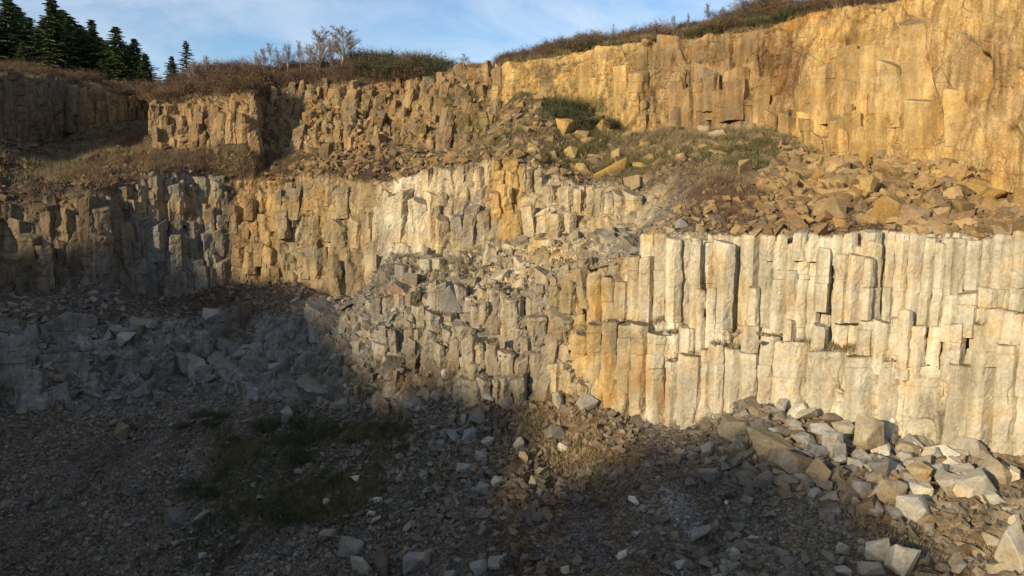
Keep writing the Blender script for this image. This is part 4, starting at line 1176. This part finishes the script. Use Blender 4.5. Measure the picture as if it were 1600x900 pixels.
class Geo:
    def __init__(s): s.V = []; s.Q = []; s.T = []; s.n = 0
    def tube(s, pts, r0, r1, k=4):
        pts = np.asarray(pts, float); m = len(pts)
        d = np.gradient(pts, axis=0); d /= np.linalg.norm(d, axis=1, keepdims=True) + 1e-9
        ref = np.array([0, 0, 1.0]) if abs(d[0, 2]) < .8 else np.array([1.0, 0, 0])
        a = np.cross(d, ref); a /= np.linalg.norm(a, axis=1, keepdims=True) + 1e-9
        b = np.cross(d, a)
        r = np.linspace(r0, r1, m)[:, None]
        th = np.arange(k) * 2 * math.pi / k
        ring = pts[:, None] + r[..., None] * (np.cos(th)[None, :, None] * a[:, None] + np.sin(th)[None, :, None] * b[:, None])
        s.V.append(ring.reshape(-1, 3))
        j = np.arange(k); jn = (j + 1) % k
        o = (s.n + np.arange(m - 1) * k)[:, None]
        s.Q.append(np.stack([(o + j).ravel(), (o + jn).ravel(), (o + k + jn).ravel(), (o + k + j).ravel()], -1))
        s.n += m * k
    def blades(s, base, tip, width):
        """thin pointed blades: arrays of base, tip, width"""
        base = np.asarray(base); tip = np.asarray(tip)
        d = tip - base
        side = np.cross(d, RNG.normal(size=d.shape)); side /= np.linalg.norm(side, axis=1, keepdims=True) + 1e-9
        w = np.asarray(width).reshape(-1, 1) * .5
        n = len(base)
        V = np.stack([base - side * w, base + side * w, tip], 1).reshape(-1, 3)
        s.V.append(V); s.T.append(s.n + np.arange(n * 3).reshape(-1, 3)); s.n += n * 3
    def leaves(s, c, size, rg, flat=None):
        n = len(c)
        u = rg.normal(size=(n, 3)); u /= np.linalg.norm(u, axis=1, keepdims=True)
        v = np.cross(u, rg.normal(size=(n, 3))); v /= np.linalg.norm(v, axis=1, keepdims=True)
        sz = np.asarray(size).reshape(-1, 1)
        V = np.stack([c - u * sz, c + v * sz * .5, c + u * sz, c - v * sz * .5], 1).reshape(-1, 3)
        s.V.append(V); s.Q.append(s.n + np.arange(n * 4).reshape(-1, 4)); s.n += n * 4
    def mesh(s, name, mat):
        q = np.concatenate(s.Q) if s.Q else None
        t = np.concatenate(s.T) if s.T else None
        me = mesh_np(name, np.concatenate(s.V), q, t)
        me.materials.append(mat); return me

def make_spruce(seed, H=11.0, Rr=2.1, sparse=1.0, mat=None):
    rg = np.random.default_rng(seed)
    tr = Geo()
    zz = np.linspace(0, H, 14)
    axis = np.stack([.06 * np.sin(zz * .5 + seed), .06 * np.cos(zz * .4 + seed), zz], -1)
    tr.tube(axis, H * .016, .012, 7)
    cr = Geo()
    z = H * .05
    B, Tt, Wd = [], [], []
    while z < H * .985:
        f = 1 - z / H
        Lb = (Rr * f ** .85 + .12) * rg.uniform(.65, 1.2)
        nb = max(3, int(rg.integers(6, 9) * sparse))
        a0 = rg.uniform(0, 6.28)
        for k in range(nb):
            a = a0 + k * 6.283 / nb + rg.normal(0, .25)
            if rg.random() < .14: continue
            l = Lb * rg.uniform(.35, 1.25)
            rise = .35 * (1 - f) - .26 + rg.normal(0, .07)
            t = np.linspace(0, 1, 6)
            bx = np.stack([np.cos(a) * l * t, np.sin(a) * l * t, z + rise * l * t - .22 * l * t * t + .16 * l * t ** 3], -1)
            cr.tube(bx, .012 + .02 * f, .004, 3)
            ns = int(12 + 26 * l)
            u = rg.uniform(.08, 1, ns) ** .8
            c = np.stack([np.interp(u, t, bx[:, i]) for i in range(3)], -1)
            side = rg.choice([-1, 1], ns) * rg.uniform(.5, 1.2, ns)
            ang = a + side
            sl = (.18 + .34 * l * (1 - u) * .8) * rg.uniform(.6, 1.2, ns)
            tip = c + np.stack([np.cos(ang) * sl, np.sin(ang) * sl, -sl * rg.uniform(.05, .55, ns)], -1)
            B.append(c); Tt.append(tip); Wd.append(.10 + .13 * rg.random(ns))
            B.append(c); Tt.append(c + np.stack([np.cos(a) * sl * .8, np.sin(a) * sl * .8, -sl * .3], -1)); Wd.append(np.full(ns, .12))
        z += H * .018 * rg.uniform(.75, 1.4)
    cr.blades(np.concatenate(B), np.concatenate(Tt), np.concatenate(Wd))
    return tr.mesh('trunk', M_BARK), cr.mesh('crown', mat or M_SPRUCE)

def make_bare_tree(seed, H=5.0, bark=None, spread=.42, dens=1.0):
    rg = np.random.default_rng(seed)
    tr, cr = Geo(), Geo()
    n = 9; zz = np.linspace(0, H * .92, n)
    ax = np.stack([np.cumsum(rg.normal(0, .022 * H, n)) * .5, np.cumsum(rg.normal(0, .022 * H, n)) * .5, zz], -1); ax -= ax[0]
    tr.tube(ax, H * .014, .012, 6)
    def twig(p, d, l, r, depth):
        m = 4 if depth < 2 else 3
        pts = [p]; dd = d.copy()
        for i in range(m):
            dd = dd + rg.normal(0, .14, 3) + np.array([0, 0, .08]); dd /= np.linalg.norm(dd)
            pts.append(pts[-1] + dd * l / m)
        (cr).tube(pts, r, max(r * .4, .006), 3)
        if depth < 3:
            for k in range(int((6 if depth == 0 else 4) * dens)):
                t = rg.uniform(.25, 1) * m; i = min(int(t), m - 1)
                q = pts[i] + (pts[i + 1] - pts[i]) * (t - i)
                e = dd + rg.normal(0, .55, 3); e /= np.linalg.norm(e)
                twig(q, e, l * rg.uniform(.35, .6), r * .5, depth + 1)
    for k in range(int(17 * dens)):
        u = rg.uniform(.25, 1.0)
        p = np.array([np.interp(u * zz[-1], zz, ax[:, i]) for i in range(3)])
        a = rg.uniform(0, 6.28)
        d = np.array([math.cos(a) * spread * 1.6, math.sin(a) * spread * 1.6, 1.0]); d /= np.linalg.norm(d)
        twig(p, d, H * .34 * (1.15 - .65 * u), H * .0065, 0)
    return tr.mesh('trunk', bark or M_BIRCH), cr.mesh('crown', M_TWIG)

def bush_mesh(seed, w, h, mat, stems=160, leafn=500, leaf=.05, arch=.6, sw=.02):
    rg = np.random.default_rng(seed); g = Geo()
    B, T_, W_, C = [], [], [], []
    for k in range(stems):
        a = rg.uniform(0, 6.28); r0 = rg.uniform(0, .75) ** .7 * w
        p = np.array([math.cos(a) * r0, math.sin(a) * r0, -.05])
        l = h * rg.uniform(.5, 1.15) * (1 - .45 * (r0 / w))
        d = np.array([math.cos(a) * .25, math.sin(a) * .25, 1.0]) + rg.normal(0, .32, 3)
        for i in range(4):
            d = d / np.linalg.norm(d); q = p + d * l / 4
            B.append(p); T_.append(q + d * l * .08); W_.append(sw)
            for _ in range(3):
                e = d + rg.normal(0, .7, 3); ll = l * rg.uniform(.12, .3)
                B.append(q); T_.append(q + e * ll); W_.append(sw * .6)
            C.append(q + rg.normal(0, .07, 3)); p = q
            d = d + rg.normal(0, .25, 3) + np.array([math.cos(a), math.sin(a), -.7]) * .16 * arch
    g.blades(np.array(B), np.array(T_), np.array(W_))
    if leafn:
        C = np.array(C); c = C[rg.integers(0, len(C), leafn)] + rg.normal(0, .09, (leafn, 3))
        g.leaves(c, leaf * rg.uniform(.5, 1.2, leafn), rg)
    me = g.mesh('bush', mat); return me

BR = [bush_mesh(500 + k, 1.0, 1.0, M_BRAMBLE, 150, 380, .05, .9) for k in range(4)]
GO = [bush_mesh(520 + k, 1.0, 1.0, M_GORSE, 170, 1300, .05, .2) for k in range(3)]
DW = [bush_mesh(540 + k, 1.0, .7, M_DARKWEED, 150, 900, .05, .6) for k in range(3)]

# conifers at the left end of the plateau
SPR = [make_spruce(600 + k, 11, [2.6, 2.3, 2.9, 2.0][k]) for k in range(4)]
SPT = make_spruce(650, 11, 1.9, .62, M_SPRUCE2)
def tree(name, pair, px, py_base, py_top, Y, H, label, cat, group, rz, sx=1.0):
    b = unproject(px, py_base, Y); t = unproject(px, py_top, Y)
    s = (t[2] - b[2]) / H
    e = empty(name, tuple(b - np.array([0, 0, .25])), rz); e.scale = (s * sx, s * sx, s)
    tag(e, label, cat, group)
    link('trunk', pair[0], parent=e); link('crown', pair[1], parent=e)
SPL = 'dark spruces at the left end of the plateau'
for i_, (px_, pt_, Y_, lab) in enumerate([
 (22, -8, 100, 'tall dark spruce at the left edge of the wood'),
 (-14, 10, 98, 'dark spruce cut by the left picture edge'),
 (50, 22, 108, 'narrow dark spruce behind the two tallest ones'),
 (90, -6, 97, 'tallest and broadest dark spruce of the wood'),
 (68, 40, 104, 'lower dark spruce filling the gap left of the broadest spruce'),
 (116, 22, 106, 'dark spruce right behind the broadest one'),
 (130, 34, 100, 'dark spruce with a bushy top right of the broadest one'),
 (150, 26, 102, 'slim dark spruce with a thin pointed leader'),
 (170, 66, 106, 'short dark spruce in the shade of its neighbours'),
 (187, 38, 99, 'dark spruce standing free with a clear pointed top'),
 (214, 56, 101, 'thin ragged spruce near the right end of the wood'),
 (230, 80, 98, 'short dark spruce closing the wood on the right'),
 (40, 60, 96, 'low dark spruce at the front of the wood'),
 (-40, 0, 102, 'dark spruce beyond the left picture edge'),
 (6, 20, 106, 'dark spruce behind the tall one at the left edge'),
 (36, 6, 110, 'slim dark spruce between the two tallest ones'),
 (78, 24, 112, 'dark spruce tucked behind the broadest spruce on its left'),
 (104, 12, 113, 'tall dark spruce peeping over the right shoulder of the broadest one'),
 (141, 44, 110, 'dark spruce squeezed between the bushy top and the slim one'),
 (161, 54, 100, 'low dark spruce right of the slim one'),
 (201, 66, 105, 'low dark spruce between the free standing and the ragged one'),
 (271, 84, 92, 'small bushy spruce standing alone by the pale larch like tree')]):
    yb = float(np.interp(px_, [-50, 0, 110, 200, 235, 280], [104, 112, 124, 134, 138, 136])) + (2 if px_ < 240 else 0)
    tree('spruce_tree', SPR[i_ % 4], px_, yb, pt_, Y_, 11, lab, 'spruce', SPL, i_ * 1.7, 2.15 + .3 * (i_ % 3) - (.6 if px_ in (50, 150, 214) else 0))
tree('spruce_tree', SPT, 294, 138, 58, 84, 11, 'tall thin grey green conifer with see-through branches', 'conifer', None, .6, 1.8)

BT = [make_bare_tree(700 + k, 5, M_BIRCH, [.42, .5, .36][k], 1.25) for k in range(3)]
BT2 = [make_bare_tree(720 + k, 5, M_BARK, .5, 1.05) for k in range(2)]
BL = 'bare trees along the cliff top'
for i_, (px_, pb_, pt_, lab, pr, sx) in enumerate([
 (499, 132, 50, 'pale stemmed bare birch, tallest left of the pair', BT[0], 1.25),
 (536, 112, 44, 'bare birch with a broad round twig crown, right of the pair', BT[1], 1.7),
 (518, 124, 62, 'thin pale bare birch between the two tall ones', BT[2], .6),
 (450, 112, 66, 'thin bare tree left of the tall birches', BT[2], .8),
 (424, 112, 68, 'bare bushy tree with fine twigs standing over the brambles', BT2[0], 1.0),
 (470, 112, 64, 'slender bare sapling beside the tallest birch', BT[0], .6),
 (400, 110, 80, 'low bare tree at the left of the bramble bank', BT2[1], 1.0),
 (303, 150, 92, 'white stemmed bare birch leaning before the conifers', BT[2], .7),
 (322, 130, 88, 'fine twigged bare tree right of the thin conifer', BT2[0], 1.1),
 (340, 118, 92, 'low fine twigged bare tree at the start of the brambles', BT2[1], 1.1),
 (250, 150, 120, 'small pale bare bush tree over the cliff gap', BT2[0], 1.2),
 (725, 106, 82, 'low spreading bare bush on the crest of the ochre cliff', BT2[1], 1.9),
 (900, 78, 50, 'thin bare sapling on the slope above the right cliff', BT[2], .8),
 (1052, 58, 22, 'bare sapling with upright twigs on the right slope', BT[0], .7),
 (1044, 62, 34, 'short bare sapling beside the upright one', BT2[0], .8),
 (1105, 40, 2, 'thin bare tree reaching out of the top of the view', BT[1], .7),
 (1160, 36, -14, 'spreading bare bush tree on the brow of the right cliff', BT2[1], 1.6),
 (1182, 30, -20, 'bare tree with crossed stems right of the spreading one', BT2[0], 1.4),
 (1230, 22, -30, 'pale stemmed bare tree near the upper right of the slope', BT[1], 1.0),
 (985, 66, 40, 'bare sapling in the middle of the right slope', BT2[1], .9),
 (780, 108, 92, 'tiny bare shrub in the notch of the cliff top', BT2[0], 1.4),
 (412, 112, 74, 'grey bare tree leaning over the left brambles', BT[1], .8),
 (436, 112, 78, 'low bare tree filling the gap between two grey ones', BT2[0], 1.1),
 (545, 108, 58, 'bare tree with dense twigs touching the round crowned birch', BT2[0], 1.1),
 (486, 112, 72, 'small dark bare tree in front of the tallest birch', BT2[1], 1.0),
 (868, 80, 62, 'short bare sapling low on the right slope', BT2[0], .9),
 (930, 70, 44, 'thin upright sapling among the red brambles', BT[2], .6),
 (958, 66, 36, 'dark twiggy sapling above the red brambles', BT2[1], .7),
 (1015, 62, 32, 'slender sapling with few twigs on the right slope', BT[2], .5),
 (1075, 52, 18, 'bare sapling standing apart near the brow', BT[0], .5),
 (1128, 40, 6, 'slim bare sapling left of the spreading bush tree', BT[2], .6)]):
    (_, sY), (_, tY) = edge('S', px_), edge('T', px_)
    Y_ = .5 * float(sY) + .5 * float(tY)
    tree('bare_tree', pr, px_, pb_, pt_, Y_, 5, lab, 'bare tree', BL, i_ * 2.1, sx)

def bushes(name, protos, strip, px0, px1, f0, f1, count, s0, s1, label, group, seed, cat='bush', tallfade=None):
    rg = np.random.default_rng(seed)
    p, ri, ci = scatter(strip, px0, px1, f0, f1, count, rg, None if strip == 'P' else .3, strip != 'P')
    for q, c in zip(p, ci):
        me = protos[rg.integers(0, len(protos))]
        o = bpy.data.objects.new(name, me); COL.objects.link(o)
        s = rg.uniform(s0, s1)
        o.location = tuple(q); o.scale = (s * rg.uniform(.9, 1.4), s * rg.uniform(.9, 1.4), s)
        o.rotation_euler = (0, 0, rg.uniform(0, 6.28))
        tag(o, label, cat, group)
# strip P runs from the far plateau (0) to the cliff edge (1); the last part is the visible bank
bushes('bramble_bush', BR, 'P', 300, 700, .36, .98, 85, .8, 1.7, 'brown leafless bramble bush on the bank above the ochre cliff', 'brambles on the middle bank', 71)
bushes('bramble_bush', BR, 'P', 780, 1420, .34, .97, 95, .6, 1.2, 'reddish brown bramble bush on the slope over the right cliff', 'brambles over the right cliff', 72)
bushes('bramble_bush', BR, 'P', -60, 240, .5, .97, 48, .8, 1.5, 'brown bramble bush on the rim below the spruces', 'brambles below the spruces', 73)
bushes('bramble_bush', BR, 'P', 236, 330, .4, .97, 18, .7, 1.3, 'brown bramble bush on the rim between the cliff gap and the birches', 'brambles by the cliff gap', 79)
bushes('green_shrub', GO, 'P', 555, 690, .34, .9, 20, .9, 1.7, 'rounded dark green shrub on the crest of the middle bank', 'green shrubs on the middle bank', 74)
bushes('green_shrub', GO, 'P', 800, 1300, .34, .95, 34, .4, .9, 'low olive shrub among the brambles over the right cliff', 'shrubs over the right cliff', 75)
bushes('weed_bush', DW, 'Q', 280, 560, .12, .6, 30, .35, .9, 'dark weedy bush growing on the shaded scree slope', 'weeds on the scree', 76)
bushes('weed_bush', DW, 'Q', 560, 660, .0, .25, 8, .3, .6, 'small dark weed bush at the foot of the broken columns', 'weeds at the broken columns', 77)
bushes('green_shrub', GO, 'UB', 835, 960, .0, .35, 16, .5, 1.0, 'olive shrub on the grassy spur under the upper cliff', 'shrubs on the grassy spur', 78)

def grass(name, zones, mat, label, seed, h=(.2, .55), w=.018):
    rg = np.random.default_rng(seed); g = Geo()
    for strip, px0, px1, f0, f1, cnt, sc in zones:
        p, ri, ci = scatter(strip, px0, px1, f0, f1, cnt, rg, .35, strip != 'L')
        k = 7
        B = np.repeat(p, k, 0) + rg.normal(0, .10, (cnt * k, 3)) * np.array([1, 1, .1])
        l = rg.uniform(h[0], h[1], cnt * k) * sc
        d = rg.normal(0, .45, (cnt * k, 3)); d[:, 2] = 1
        g.blades(B, B + d * l[:, None], np.full(cnt * k, w * 1.6))
    if name != 'dry_heath':
        for cx_, cy_, cz_, cr_, kd in CAPS:
            if rg.random() < (.62 if name == 'dry_grass' else .3):
                m = int(rg.integers(10, 60))
                c0 = np.array([cx_ + rg.normal(0, cr_ * .5), cy_, cz_])
                B = c0 + rg.normal(0, 1, (m, 3)) * np.array([cr_ * .45, cr_ * .3, .02])
                d = rg.normal(0, .5, (m, 3)); d[:, 2] = 1
                g.blades(B, B + d * rg.uniform(.08, .26, m)[:, None], np.full(m, .022))
    o = link(name, g.mesh(name, mat)); tag(o, label, 'grass', kind='stuff')
grass('dry_grass', [('UB', 640, 1320, 0, .9, 13000, 1), ('UB', -60, 640, .1, .9, 6000, 1), ('P', -60, 1450, .38, 1, 12000, 1.1), ('M', 1060, 1320, 0, 1, 1800, .8), ('MB', 560, 900, 0, 1, 700, .7), ('U', 690, 1000, .2, 1, 900, .8), ('L', 540, 720, .3, 1, 900, .7), ('Q', 1250, 1650, 0, .7, 450, .5), ('Q', 780, 960, 0, .4, 900, .6), ('L', 935, 1700, .455, .52, 1500, .6)], M_DRYGRASS, 'dry straw coloured grass on the benches and banks', 81, (.15, .45))
grass('green_grass', [('UB', 700, 1300, 0, .9, 11000, 1), ('U', 690, 790, .3, 1, 900, 1), ('MB', 560, 800, 0, 1, 800, .7), ('M', 1120, 1300, 0, .6, 1200, .8), ('Q', 300, 700, .1, .6, 3500, .8), ('P', 560, 1300, .38, 1, 4000, 1)], M_GREENGRASS, 'olive green grass in patches on the benches', 82, (.15, .4))
grass('dry_heath', [('UB', 90, 520, .25, 1, 6000, 1), ('M', 1090, 1200, .5, 1, 500, .6), ('MB', 1060, 1200, 0, .8, 900, .6), ('P', 300, 700, .4, 1, 5000, 1.6), ('P', 230, 330, .4, 1, 1500, 1.4)], M_HEATH, 'reddish brown dry heath on the left bench and by the cream columns', 83, (.2, .6))
